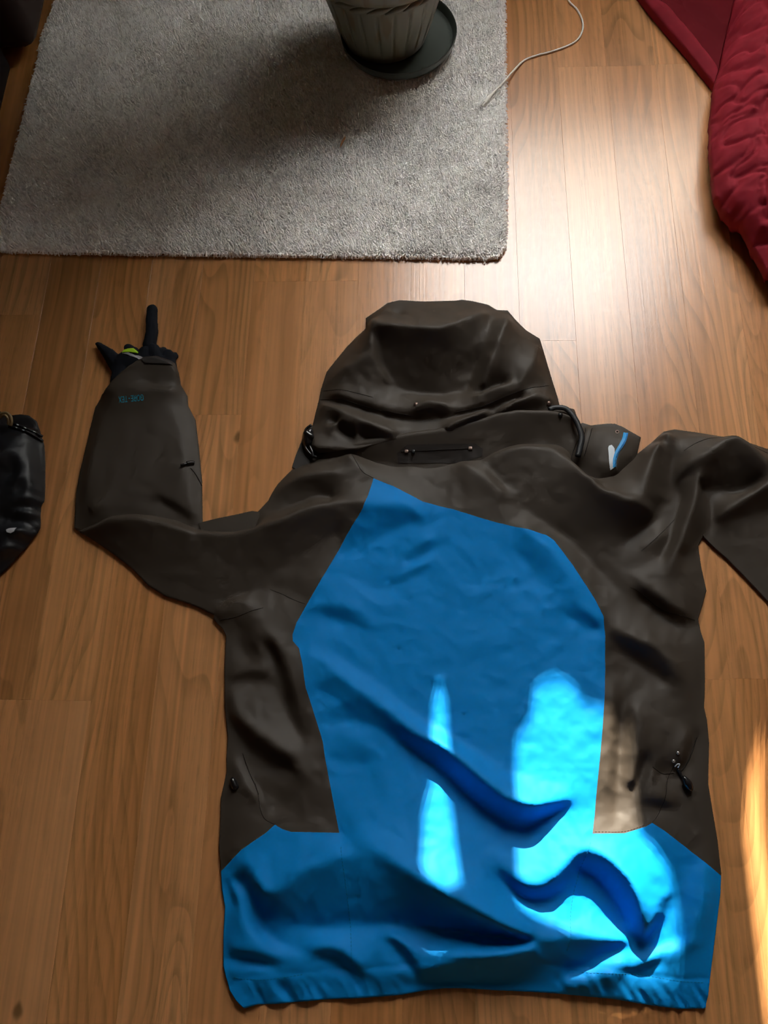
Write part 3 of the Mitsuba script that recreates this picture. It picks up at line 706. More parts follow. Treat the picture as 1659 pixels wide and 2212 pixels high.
LN = [
    # lower half, blue
    [(640, 1385, 15), (690, 1425, 22), (760, 1480, 24), (840, 1540, 27), (900, 1588, 32), (950, 1610, 35), (1000, 1652, 39), (1080, 1720, 42), (1120, 1738, 42), (1160, 1742, 40), (1235, 1728, 22)],
    [(690, 1490, 14), (760, 1535, 14), (850, 1592, 12), (900, 1622, 10), (960, 1665, 10), (1020, 1722, 9), (1080, 1765, 9), (1130, 1783, 11), (1190, 1758, 14), (1235, 1737, 19)],
    [(700, 1390, 15), (800, 1460, 15), (900, 1540, 18), (1000, 1600, 20), (1100, 1660, 22), (1200, 1690, 20)],
    [(735, 1797, 18), (800, 1828, 35), (880, 1878, 47), (960, 1925, 52), (1040, 1972, 52), (1110, 2012, 45), (1160, 2036, 26)],
    [(625, 2000, 6), (700, 2006, 5), (780, 2000, 5), (870, 2003, 6), (960, 2010, 7), (1050, 2020, 9), (1120, 2026, 15), (1155, 2035, 23)],
    [(486, 1885, 9), (505, 1882, 16), (530, 1860, 25), (545, 1876, 28), (562, 1905, 33), (585, 1931, 35), (610, 1915, 34), (645, 1888, 34), (690, 1866, 34), (740, 1850, 34), (790, 1856, 33)],
    [(500, 1902, 10), (530, 1915, 10), (545, 1960, 8), (568, 2008, 7), (600, 2038, 8), (650, 2052, 10)],
    [(484, 1893, 12), (500, 1920, 16), (515, 1960, 19), (525, 2000, 20), (545, 2025, 20), (590, 2060, 17), (650, 2075, 14)],
    [(487, 1905, 6), (500, 1935, 8), (505, 1955, 9)],
    [(500, 2042, 17), (525, 2052, 20), (560, 2058, 20), (595, 2082, 15)],
    [(486, 2078, 7), (530, 2080, 8), (560, 2083, 8), (600, 2094, 11)],
    [(490, 2092, 12), (540, 2097, 13), (600, 2105, 14), (660, 2095, 14)],
    [(664, 2068, 12), (685, 2052, 19), (710, 2047, 21), (735, 2054, 21), (765, 2077, 20), (790, 2100, 18), (812, 2146, 9)],
    [(685, 2068, 11), (715, 2067, 10), (740, 2083, 9), (765, 2108, 8), (790, 2138, 6)],
    [(832, 2022, 17), (862, 2034, 22), (887, 2056, 23), (900, 2090, 20)],
    [(836, 2030, 13), (856, 2047, 11), (874, 2070, 10), (896, 2098, 10)],
    [(812, 2040, 15), (832, 2070, 17), (850, 2098, 17), (899, 2107, 13)],
    [(899, 2094, 21), (934, 2084, 27), (968, 2070, 33), (1000, 2063, 36), (1049, 2059, 38), (1107, 2050, 39), (1159, 2034, 37), (1231, 2020, 31), (1307, 2026, 25), (1351, 2031, 21)],
    [(870, 2135, 9), (940, 2126, 9), (1000, 2122, 9), (1100, 2126, 9), (1180, 2132, 9)],
    [(1205, 2122, 10), (1250, 2100, 10), (1282, 2080, 11), (1325, 2055, 12), (1358, 2045, 13), (1394, 2052, 12), (1430, 2048, 10), (1480, 2029, 10)],
    [(1225, 2134, 16), (1300, 2112, 21), (1350, 2094, 22), (1420, 2076, 19), (1480, 2056, 16)],
    [(1067, 1858, 24), (1100, 1885, 29), (1126, 1909, 34), (1155, 1914, 36), (1178, 1907, 36), (1205, 1880, 35), (1230, 1856, 33), (1250, 1840, 31), (1270, 1838, 32), (1300, 1852, 37), (1330, 1876, 41), (1356, 1910, 43), (1374, 1955, 42), (1384, 1990, 37), (1396, 2008, 31)],
    [(1080, 1895, 19), (1119, 1931, 17), (1150, 1942, 17), (1180, 1941, 17), (1215, 1928, 18), (1236, 1905, 18), (1252, 1935, 11), (1290, 1968, 10), (1330, 1998, 10), (1355, 2022, 12), (1385, 2030, 12)],
    [(1258, 1878, 10), (1285, 1886, 9), (1312, 1911, 9), (1336, 1946, 9), (1356, 1985, 10)],
    [(1396, 2008, 31), (1410, 1975, 28), (1420, 1930, 25), (1425, 1880, 22)],
    [(1402, 2012, 13), (1428, 2000, 11), (1450, 1970, 11), (1475, 1925, 12), (1490, 1870, 12), (1497, 1845, 12)],
    [(1520, 1880, 17), (1525, 1920, 19), (1510, 1980, 21), (1490, 2025, 20), (1475, 2060, 17)],
    [(1350, 2098, 15), (1398, 2072, 19), (1460, 2049, 17)],
    [(1364, 2106, 12), (1398, 2090, 12), (1440, 2068, 12)],
    [(1150, 1975, 24), (1200, 1985, 22), (1260, 2000, 20), (1300, 2012, 20)],
    # upper back, blue
    [(430, 1149, 28), (500, 1153, 30), (540, 1148, 34), (581, 1141, 37), (616, 1133, 40), (653, 1113, 40), (700, 1101, 38), (757, 1092, 34), (820, 1096, 29), (885, 1096, 26), (905, 1114, 22), (926, 1131, 15)],
    [(735, 1195, 11), (787, 1170, 12), (850, 1143, 13), (900, 1122, 16)],
    [(870, 1198, 14), (900, 1178, 18), (934, 1166, 20)], [(880, 1212, 11), (915, 1195, 12), (938, 1172, 14)],
    [(860, 1245, 15), (905, 1222, 18), (928, 1212, 17)], [(800, 1272, 12), (860, 1256, 12), (925, 1225, 13)],
    [(665, 1310, 17), (700, 1304, 20), (760, 1316, 20), (800, 1342, 17)], [(690, 1326, 13), (740, 1341, 12), (790, 1358, 14)],
    [(1135, 1145, 24), (1190, 1190, 22), (1235, 1250, 21), (1270, 1292, 19)], [(1110, 1180, 14), (1150, 1225, 12), (1190, 1270, 12)],
    [(1195, 1312, 15), (1240, 1292, 19), (1270, 1324, 20), (1305, 1346, 15)], [(1225, 1325, 12), (1262, 1346, 11), (1300, 1358, 11)],
    [(985, 1110, 18), (1010, 1190, 17), (1035, 1260, 15)],
    [(700, 1530, 15), (740, 1518, 18), (780, 1530, 18), (830, 1560, 18)], [(715, 1560, 12), (760, 1550, 11), (800, 1565, 12)],
    [(715, 1600, 15), (760, 1592, 16), (820, 1640, 16)], [(720, 1640, 13), (780, 1650, 12)],
    # left sleeve and shoulder
    [(165, 1140, 10), (200, 1140, 22), (240, 1124, 30), (300, 1124, 34), (360, 1136, 34), (415, 1152, 33)],
    [(180, 1150, 10), (230, 1160, 16), (300, 1200, 15), (380, 1255, 12), (440, 1280, 11)],
    [(600, 1060, 14), (650, 1034, 27), (700, 1026, 31), (731, 1029, 29), (728, 1048, 24), (716, 1066, 18)],
    [(585, 1106, 14), (640, 1087, 14), (690, 1066, 13), (716, 1074, 12)],
    [(560, 1250, 12), (620, 1220, 14), (680, 1180, 16), (730, 1150, 16)],
    [(755, 985, 30), (770, 1005, 28), (800, 1030, 25)],
    # left side, brown
    [(472, 1322, 16), (500, 1294, 18), (525, 1302, 19), (552, 1320, 19)],
    [(480, 1300, 10), (540, 1272, 10), (600, 1270, 11), (650, 1290, 12)],
    [(545, 1330, 20), (560, 1350, 20), (590, 1385, 23), (615, 1420, 23), (628, 1460, 23), (640, 1500, 21), (655, 1570, 16)],
    [(580, 1395, 12), (598, 1440, 9), (610, 1500, 9), (630, 1560, 10), (652, 1590, 12)],
    [(548, 1350, 19), (556, 1385, 18), (562, 1418, 14)], [(512, 1350, 10), (520, 1385, 8), (532, 1415, 9)],
    [(500, 1458, 14), (540, 1445, 16), (570, 1450, 14)], [(505, 1466, 10), (545, 1464, 9), (580, 1465, 9)],
    [(496, 1498, 15), (510, 1542, 20), (535, 1566, 23), (567, 1593, 24), (620, 1629, 24), (660, 1640, 20)],
    [(500, 1560, 9), (530, 1605, 8), (570, 1645, 8), (625, 1660, 10)],
    [(505, 1640, 12), (530, 1690, 16), (552, 1720, 16)], [(520, 1640, 8), (545, 1690, 9), (565, 1715, 9)],
    [(640, 1650, 22), (680, 1700, 20), (700, 1760, 18)], [(590, 1740, 10), (610, 1720, 11)],
    # right side, brown
    [(1375, 1250, 20), (1400, 1272, 24), (1450, 1306, 24), (1485, 1322, 19)], [(1385, 1288, 9), (1440, 1328, 8), (1470, 1348, 8), (1505, 1346, 8)],
    [(1325, 1360, 22), (1381, 1386, 26), (1425, 1408, 26), (1450, 1438, 24), (1478, 1478, 16)], [(1335, 1395, 11), (1385, 1428, 9), (1440, 1470, 10)],
    [(1356, 1494, 12), (1344, 1540, 9), (1341, 1600, 9), (1339, 1680, 9), (1333, 1750, 12)],
    [(1328, 1500, 19), (1322, 1600, 19), (1318, 1700, 18)], [(1372, 1530, 20), (1376, 1600, 23), (1368, 1690, 20)],
    [(1402, 1640, 9), (1388, 1668, 8), (1372, 1707, 9)], [(1420, 1640, 17), (1405, 1680, 17), (1395, 1715, 16)],
    [(1400, 1724, 17), (1450, 1735, 17)], [(1407, 1733, 10), (1453, 1745, 10)],
    [(1512, 1580, 8), (1495, 1630, 7), (1480, 1664, 7)], [(1488, 1590, 18), (1470, 1640, 18)],
    [(1417, 1655, 13), (1440, 1672, 9), (1475, 1668, 8)],
    # right shoulder and sleeve
    [(1060, 985, 20), (1120, 968, 26), (1180, 972, 28), (1215, 990, 30), (1233, 1003, 34), (1262, 1036, 42), (1300, 1072, 46), (1349, 1096, 48), (1380, 1103, 42), (1402, 1112, 30)],
    [(1001, 1004, 22), (1040, 1030, 26), (1082, 1066, 24)], [(1060, 1010, 16), (1095, 1050, 15)], [(880, 1010, 14), (930, 1040, 14)],
    [(1110, 1085, 16), (1180, 1125, 11), (1240, 1165, 9), (1290, 1220, 9), (1330, 1265, 11)],
    [(1280, 1040, 36), (1295, 1065, 34), (1330, 1070, 38), (1345, 1090, 44)],
    [(1435, 940, 36), (1450, 975, 24), (1452, 1020, 17), (1447, 1075, 14)],
    [(1415, 965, 40), (1400, 1000, 38), (1390, 1050, 40), (1380, 1098, 40)],
    [(1349, 1174, 13), (1395, 1138, 13), (1437, 1085, 13)],
    [(1466, 1031, 28), (1480, 1010, 36), (1505, 1005, 42), (1540, 982, 46), (1573, 960, 48), (1610, 983, 46), (1659, 1030, 40)],
    [(1500, 950, 30), (1560, 955, 34)],
    [(1512, 1050, 13), (1560, 1055, 12), (1610, 1060, 12), (1635, 1045, 16)],
    [(1474, 1033, 22), (1507, 1036, 36), (1500, 1066, 36), (1486, 1110, 34), (1470, 1160, 32), (1456, 1200, 28), (1440, 1240, 22)],
    [(1466, 1050, 14), (1470, 1090, 14), (1452, 1150, 14), (1430, 1205, 14)],
    [(1525, 1060, 13), (1548, 1115, 10), (1525, 1150, 9)],
    [(1552, 1115, 26), (1600, 1085, 36), (1650, 1050, 40), (1720, 1020, 40)],
    [(1585, 1118, 20), (1640, 1110, 18), (1700, 1080, 16)],
    [(1360, 1210, 15), (1394, 1180, 20), (1425, 1160, 22), (1440, 1150, 18)],
    [(1480, 1200, 14), (1500, 1240, 14), (1505, 1290, 13)],
]


def hem_gather(gx, gy):
    line = shapely.LineString(poly(hem_edge, ZO))
    pts = shapely.points(gx.ravel(), gy.ravel())
    far = (gy.ravel() > -0.08)
    d = np.full(gx.size, 1.0)
    d[~far] = shapely.distance(line, pts[~far])
    d = d.reshape(gx.shape)
    p = np.stack([gx * 62 + gy * 38, gy * 26 + 3 * gx, gx * 0], -1)
    r = 1 - np.abs(2 * meshkit.fbm(p, 2, 21) - 1)
    ends = 0.12 + np.clip((-0.02 - gx) / 0.08, 0, 0.75) + np.clip((gx - 0.16) / 0.05, 0, 0.88)
    return 11.0 * ends * (r - 0.72) * np.exp(-(np.clip(d - 0.012, 0, 1) / 0.016) ** 2) - 1.8 * np.exp(-((d - 0.036) / 0.003) ** 2)


body = Cloth(outline(body_px), LN, 16, 6, gain=1.38, step=0.0025, blur=1.6, z_line=ZL, extra=hem_gather, seed=3)
# the panels: cut along the seams
PW = lambda pts: poly(pts, ZL)
blue_top = [(807, 1035), (850, 1051), (912, 1083), (979, 1099), (1046, 1120), (1135, 1143), (1182, 1154), (1198, 1165), (1238, 1219), (1287, 1294), (1305, 1330), (1309, 1370), (1310, 1446), (1307, 1500), (1300, 1600), (1292, 1680), (1285, 1760), (1278, 1801)]
blue_left = [(733, 1799), (709, 1677), (702, 1640), (696, 1600), (665, 1500), (660, 1486), (654, 1437), (645, 1399), (632, 1384), (631, 1370), (640, 1343), (667, 1294), (747, 1156), (785, 1103), (796, 1076), (807, 1035)]
seam_r = [(1278, 1801), (1260, 1863), (1239, 1943), (1231, 2026), (1215, 2080), (1203, 2160), (1200, 2230)]
seam_l = [(765, 2230), (764, 2155), (758, 2030), (745, 1900), (733, 1799)]
hem_r = [(1278, 1801), (1300, 1801), (1349, 1800), (1398, 1785), (1411, 1777), (1440, 1795), (1508, 1847), (1557, 1886), (1620, 1935)]
hem_l = [(430, 1920), (478, 1877), (521, 1835), (574, 1799), (593, 1781), (610, 1791), (629, 1797), (733, 1799)]
under_l = [(658, 1302), (607, 1279), (580, 1285), (567, 1311), (545, 1318), (510, 1330), (462, 1337), (430, 1345)]
raglan = [(807, 1035), (785, 1024), (771, 1003), (760, 985), (750, 940)]
arm_r = [(1309, 1370), (1335, 1310), (1363, 1267), (1394, 1182), (1430, 1150), (1460, 1118), (1478, 1060), (1473, 1000), (1466, 965), (1457, 900)]
under_r = [(1363, 1267), (1385, 1275), (1440, 1320), (1507, 1337), (1560, 1350)]
ZP = body.pol
cut = lambda pts: shapely.Polygon(PW(pts)).buffer(0)


def piece(name, zone, bsdf, **kw):
    g = ZP.intersection(zone) if zone is not None else ZP
    g = shapely.make_valid(g)
    gs = [q for q in getattr(g, 'geoms', [g]) if q.geom_type == 'Polygon' and q.area > 2e-5]
    gs = sorted(gs, key=lambda q: -q.area)
    mm = trimesh.util.concatenate([body.mesh(q) for q in gs])
    add(name, mm, bsdf, smooth=35, **kw)


# every zone is a big polygon; what an earlier one took is left out of the later ones
taken = None


def take(name, pts, bsdf, **kw):
    global taken
    z = cut(pts)
    zz = z if taken is None else z.difference(taken)
    taken = z if taken is None else taken.union(z)
    piece(name, zz, bsdf, **kw)


band_px = [(440, 2235), (470, 2090), (498, 2107), (530, 2113), (580, 2114), (657, 2103), (764, 2103), (870, 2097), (960, 2087), (1060, 2088), (1130, 2090), (1230, 2098), (1260, 2101), (1330, 2103), (1400, 2109), (1470, 2122), (1533, 2126), (1570, 2130), (1560, 2235)]
take('jacket__hem_band', band_px, 'blue_fabric', label='gathered blue hem band')
take('jacket__back_panel', blue_top + seam_r[1:] + seam_l[:-1] + blue_left, 'blue_fabric', label='large bright blue back panel')
take('jacket__hem_panel', hem_l + seam_l[::-1][1:] + [(430, 2230)], 'blue_fabric', label='blue left lower panel')
take('jacket__hem_panel', hem_r + [(1620, 2230)] + seam_r[::-1][:-1], 'blue_fabric', label='blue right lower panel')
take('jacket__side_panel', under_l + [(430, 1920)] + hem_l[1:] + blue_left[:11], 'brown_fabric', label='dark brown left side panel')
take('jacket__side_panel', arm_r[:3] + under_r[1:] + [(1620, 1935)] + hem_r[::-1][1:] + blue_top[10:][::-1], 'brown_fabric', label='dark brown right side panel')
take('jacket__sleeve', under_l[:3] + under_l[3:] + [(100, 1345), (100, 900), (750, 900)] + raglan[::-1][1:] + blue_left[::-1][:-4], 'brown_fabric', label='dark brown left sleeve, bent at the elbow')
take('jacket__sleeve', [(1950, 1450), (1950, 880)] + arm_r[::-1] + [(1335, 1310)] + [(1363, 1267)] + under_r[1:], 'brown_fabric', label='dark brown right sleeve, running out of the picture')
take('jacket__yoke', [(560, 880), (1600, 880), (1700, 1400), (600, 1400)], 'brown_fabric', label='dark brown yoke below the hood')


def stitch(cl, pts, bsdf='thread', r=0.0004, lift=0.0003, smooth_px=True, name='jacket__seam', z_line=ZL):
    w = poly(pts, z_line)
    w = dense(smooth_line(w) if smooth_px else w, 0.003)
    p = np.column_stack([w, cl.z(w[:, 0], w[:, 1]) + lift])
    add(name, tube(p, r, 5), bsdf, smooth=True)


def dashes(cl, pts, bsdf, r=0.0003, on=0.003, off=0.0018, name='jacket__stitching', z_line=ZL):
    w = dense(smooth_line(poly(pts, z_line)), 0.0006)
    s = np.concatenate([[0], np.cumsum(np.linalg.norm(np.diff(w, axis=0), axis=1))])
    out = []
    for a in np.arange(0, s[-1] - on, on + off):
        q = np.array([[np.interp(a + u, s, w[:, 0]), np.interp(a + u, s, w[:, 1])] for u in (0, on / 2, on)])
        out.append(tube(np.column_stack([q, cl.z(q[:, 0], q[:, 1]) + [0.0001, .0005, .0001]]), r, 4))
    add(name, trimesh.util.concatenate(out), bsdf, smooth=True, kind='stuff')


dashes(body, [(1272, 1820), (1254, 1880), (1236, 1955), (1229, 2026), (1222, 2060)], 'blue_thread')
dashes(body, [(738, 1830), (749, 1930), (757, 2030), (761, 2095)], 'blue_thread')
dashes(body, [(1283, 1797), (1300, 1797), (1349, 1796), (1396, 1782)], 'thread')
dashes(body, [(500, 2114), (530, 2118), (580, 2118), (657, 2106)], 'blue_thread')
dashes(body, [(1260, 2103), (1330, 2104), (1400, 2110), (1470, 2122), (1528, 2126)], 'blue_thread')
for pts in ([(658, 1302), (632, 1292), (607, 1279), (580, 1268)], [(567, 1311), (545, 1318), (510, 1330), (470, 1336)], [(807, 1035), (785, 1024), (771, 1003), (760, 985)],
            [(1411, 1777), (1428, 1755), (1440, 1720), (1446, 1685), (1462, 1650)], [(593, 1781), (570, 1768), (560, 1745), (555, 1715), (548, 1690)],
            [(1385, 1190), (1400, 1178), (1430, 1150), (1460, 1118)], [(1473, 980), (1500, 965), (1530, 957), (1560, 957), (1600, 962), (1659, 978)],
            [(1363, 1267), (1385, 1278), (1440, 1318), (1507, 1335)]):
    stitch(body, pts)

# forearm of the left sleeve: on the floor, under the upper arm, pointing up to the cuff
fore_px = [(161, 1140), (163, 1105), (166, 1060), (173, 1021), (182, 985), (190, 950), (206, 882), (217, 864), (221, 853), (217, 838), (235, 822), (261, 801), (298, 777), (311, 771), (340, 769), (374, 780), (382, 800), (384, 822), (397, 843), (405, 877), (421, 908), (428, 966), (435, 1040), (436, 1118), (436, 1170), (330, 1200), (230, 1160)]
FLN = [[(180, 1120, 14), (190, 1040, 24), (205, 960, 22), (222, 895, 20)], [(200, 1100, 26), (225, 1080, 26), (250, 1020, 25), (270, 940, 24), (290, 890, 22)],
       [(410, 1090, 18), (400, 1020, 20), (390, 950, 20), (370, 890, 20)],
       [(345, 1065, 20), (380, 1083, 20), (412, 1105, 16)], [(343, 1078, 13), (375, 1098, 11), (405, 1118, 10)],
       [(245, 850, 31), (265, 841, 32), (290, 840, 31)], [(312, 824, 26), (340, 833, 25), (375, 842, 25)],
       [(225, 845, 26), (262, 812, 31), (300, 786, 33), (340, 779, 33), (370, 790, 31)], [(240, 870, 27), (300, 850, 30), (370, 845, 28)],
       [(330, 955, 24), (300, 1000, 25), (280, 1060, 24)]]


def fore_edge(p, e):
    return e + 22 * np.clip((p[1] - 0.775) / 0.04, 0, 1)


fore = Cloth(np.array([P(x, y, 0.028 if y < 845 else ZO)[:2] for x, y in fore_px]), FLN, 20, 7, gain=1.2, z_line=ZL, seed=12, edge_heights=fore_edge, crumple=0.7)
add('jacket__forearm', fore.mesh(), 'brown_fabric', smooth=35, label='dark brown left forearm of the sleeve')
strip_px = [(430, 1131), (470, 1121), (510, 1113), (545, 1105), (562, 1108), (566, 1150), (500, 1165), (440, 1160)]
back_layer = Cloth(outline(strip_px), [], 14, 9, z_line=ZL, seed=14, crumple=0.4)
add('jacket__sleeve_underside', back_layer.mesh(), 'brown_fabric', smooth=35)
# cuff strap, zip pull, printed word
strap_px = [(311, 786), (314, 777), (325, 772), (345, 771), (368, 778), (376, 786), (374, 793), (318, 793)]
sp_ = shapely.Polygon(poly(strap_px, ZL))
add('jacket__forearm__cuff_strap', fore.mesh(sp_, drop=0, lift=0.0022), 'brown_dark', smooth=35, label='darker hook and loop cuff strap')
stitch(fore, [(316, 795), (345, 794), (375, 794)], r=0.0006, z_line=ZL, smooth_px=False)
stitch(fore, [(391, 1006), (398, 1004), (405, 1000)], 'black_plastic', r=0.0020, lift=0.003, name='jacket__forearm__zip_pull')
stitch(fore, [(403, 1001), (411, 997), (417, 996)], 'black_plastic', r=0.0036, lift=0.003, name='jacket__forearm__zip_pull')
stitch(fore, [(410, 1008), (420, 1020), (432, 1042)], r=0.0009)
tx = meshkit.text_mesh('GORE-TEX', 1.0, 0.03, bold=True)
tv = np.array(tx.vertices)
tv[:, 0] = (tv[:, 0] - tv[:, 0].min()) / np.ptp(tv[:, 0])
a_, b_ = P(313, 863, ZL), P(259, 868, ZL)          # the word reads upside down in the picture
ex = (b_ - a_)[:2]
ey = np.array([-ex[1], ex[0]]) / np.linalg.norm(ex)
hh = 0.0105
keep = np.array(tx.faces)
tm = trimesh.Trimesh(np.column_stack([tv[:, 0], tv[:, 1], tv[:, 2]]), keep, process=True).subdivide_to_size(0.12)
tv = np.array(tm.vertices)
org = a_[:2] + ey * -hh * 0.5
xy = org + tv[:, :1] * ex + tv[:, 1:2] * hh * ey
tm.vertices = np.column_stack([xy, fore.z(xy[:, 0], xy[:, 1]) + 0.0002 + tv[:, 2] / 0.03 * 0.0003])
add('jacket__forearm__printed_word', tm, 'print_blue', label='small blue printed word on the forearm')

# neck opening: the dark inside behind the yoke, with its zip
neck_px = [(690, 990), (700, 968), (780, 940), (880, 930), (1000, 915), (1090, 890), (1180, 885), (1240, 900), (1262, 930), (1262, 990), (1150, 1010), (900, 1030), (760, 1010)]
neck = Cloth(outline(neck_px, 0.012), [[(700, 966, 22), (780, 960, 26), (882, 942, 30), (968, 930, 32), (1030, 915, 34), (1091, 898, 36), (1180, 893, 34), (1236, 905, 30)], [(860, 984, 15), (1000, 974, 16), (1040, 972, 17)], [(720, 990, 10), (830, 996, 9), (900, 1004, 9), (1000, 998, 9)], [(1100, 962, 13), (1200, 950, 13), (1245, 955, 14)]], 14, 8, z_line=0.018, seed=15)
add('jacket__neck_lining', neck.mesh(), 'brown_fabric', smooth=35)
flapz = shapely.Polygon(poly([(858, 981), (880, 966), (1026, 962), (1042, 972), (1042, 986), (1000, 998), (860, 1000)], 0.014))
add('jacket__neck_lining__zip_flap', neck.mesh(flapz.intersection(neck.pol), drop=0, lift=0.0008), 'brown_dark', smooth=35)
zt = dense(poly([(866, 976), (900, 975), (960, 972), (1020, 969)], 0.018), 0.002)
add('jacket__neck_lining__zip', tube(np.column_stack([zt, neck.z(zt[:, 0], zt[:, 1]) + 0.0010]), 0.0009, 6), 'thread', smooth=True)
for x, y, s in ((878, 975, 1.0), (893, 975, .8), (1016, 968, 1.0)):
    q = P(x, y, 0.02)
    zq = float(neck.z(q[0], q[1]))
    add('jacket__neck_lining__zip_slider', rounded_box(q[0] - .0035 * s, q[0] + .0035 * s, q[1] - .003, q[1] + .003, zq + .0005, zq + .0030, .0010, 8), 'snap_metal' if s == 1 else 'black_plastic', smooth=40)

# collar: right part with its blue zip, and the left part
col_px = [(1231, 1000), (1240, 960), (1250, 925), (1257, 915), (1275, 921), (1292, 919), (1310, 917), (1327, 917), (1345, 924), (1356, 931), (1383, 946), (1376, 976), (1370, 1000), (1330, 1040), (1280, 1045)]
COLL = [[(1250, 985, 22), (1262, 950, 26), (1275, 925, 22)], [(1330, 1020, 24), (1340, 980, 24), (1352, 945, 20)], [(1300, 1010, 22), (1300, 960, 22), (1305, 930, 18)], [(1365, 985, 18), (1372, 955, 15)]]
collar = Cloth(outline(col_px), COLL, 18, 9, z_line=ZL, seed=17, crumple=0.8)
add('jacket__collar', collar.mesh(), 'brown_fabric', smooth=35, label='stand collar, right side')
zp = dense(smooth_line(poly([(1355, 931), (1350, 948), (1343, 962), (1333, 978), (1327, 995), (1326, 1012)], ZL)), 0.0015)
zh = collar.z(zp[:, 0], zp[:, 1])
tt = np.gradient(zp, axis=0)
tt /= np.linalg.norm(tt, axis=1, keepdims=True)
nn = np.column_stack([-tt[:, 1], tt[:, 0]])
wv = np.interp(np.linspace(0, 1, len(zp)), [0, .3, 1], [.0044, .0044, .0022])
if (nn[0] @ (P(1320, 940, ZL)[:2] - zp[0])) < 0:
    nn = -nn
tape = np.vstack([np.column_stack([zp - nn * .0006, zh + .0004]), np.column_stack([zp - nn * .0004, zh + .0022]), np.column_stack([zp + nn * wv[:, None], zh + .0022]), np.column_stack([zp + nn * (wv[:, None] + .0004), zh + .0002])])
nz = len(zp)
kk = np.arange(nz - 1)
tf = np.vstack([np.vstack([np.stack([r * nz + kk, (r + 1) * nz + kk, (r + 1) * nz + kk + 1], 1), np.stack([r * nz + kk, (r + 1) * nz + kk + 1, r * nz + kk + 1], 1)]) for r in range(3)])
add('jacket__collar__zip_tape', trimesh.Trimesh(tape, tf, process=False), 'zip_blue', smooth=30, label='bright blue zip tape')
acc = 0
for i in range(0, nz - 1, 2):
    c0_, t0_, n0_ = zp[i], tt[i], nn[i]
    w0 = 0.0009
    base = np.array([c0_ + n0_ * .0002 - t0_ * w0 * .5, c0_ + n0_ * .0002 + t0_ * w0 * .5, c0_ - n0_ * .0032 + t0_ * w0 * .5, c0_ - n0_ * .0032 - t0_ * w0 * .5])
    v8 = np.vstack([np.column_stack([base, np.full(4, zh[i] + .0004)]), np.column_stack([base, np.full(4, zh[i] + .0028)])])
    add('jacket__collar__zip_tooth', trimesh.convex.convex_hull(v8), 'zip_blue')
    acc += 1
tagp = shapely.Polygon(poly([(1313, 968), (1315, 964), (1321, 962), (1327, 970), (1327.5, 990), (1326, 1012), (1318, 1016), (1315, 1000)], ZL))
add('jacket__collar__tag', collar.mesh(tagp, drop=0, lift=0.0018), 'light_grey_tag', smooth=35, label='light grey strip beside the blue zip')
for (x, y, cl, zl) in ((1335, 929, collar, ZL),):
    q = P(x, y, zl)
    q[2] = cl.z(q[0], q[1])
    rg = lathe([(0.0012, .0006), (0.0020, .0018), (0.0034, .0018), (0.0042, .0002), (0.0042, -.002)], 20)
    rg.apply_translation(q)
    add('jacket__collar__eyelet', rg, 'snap_metal', smooth=40, label='small metal eyelet')
stitch(collar, [(1233, 998), (1246, 955), (1263, 935), (1266, 921)], r=0.0007)
stitch(collar, [(1262, 985), (1272, 950), (1280, 922)], r=0.0007)
coll_px = [(632, 1010), (640, 985), (652, 955), (660, 930), (685, 915), (720, 930), (720, 990), (690, 1000), (650, 1020)]
collar_l = Cloth(outline(coll_px), [], 16, 9, z_line=ZL, seed=18)
add('jacket__collar', collar_l.mesh(), 'brown_dark', smooth=35, label='stand collar, left side')

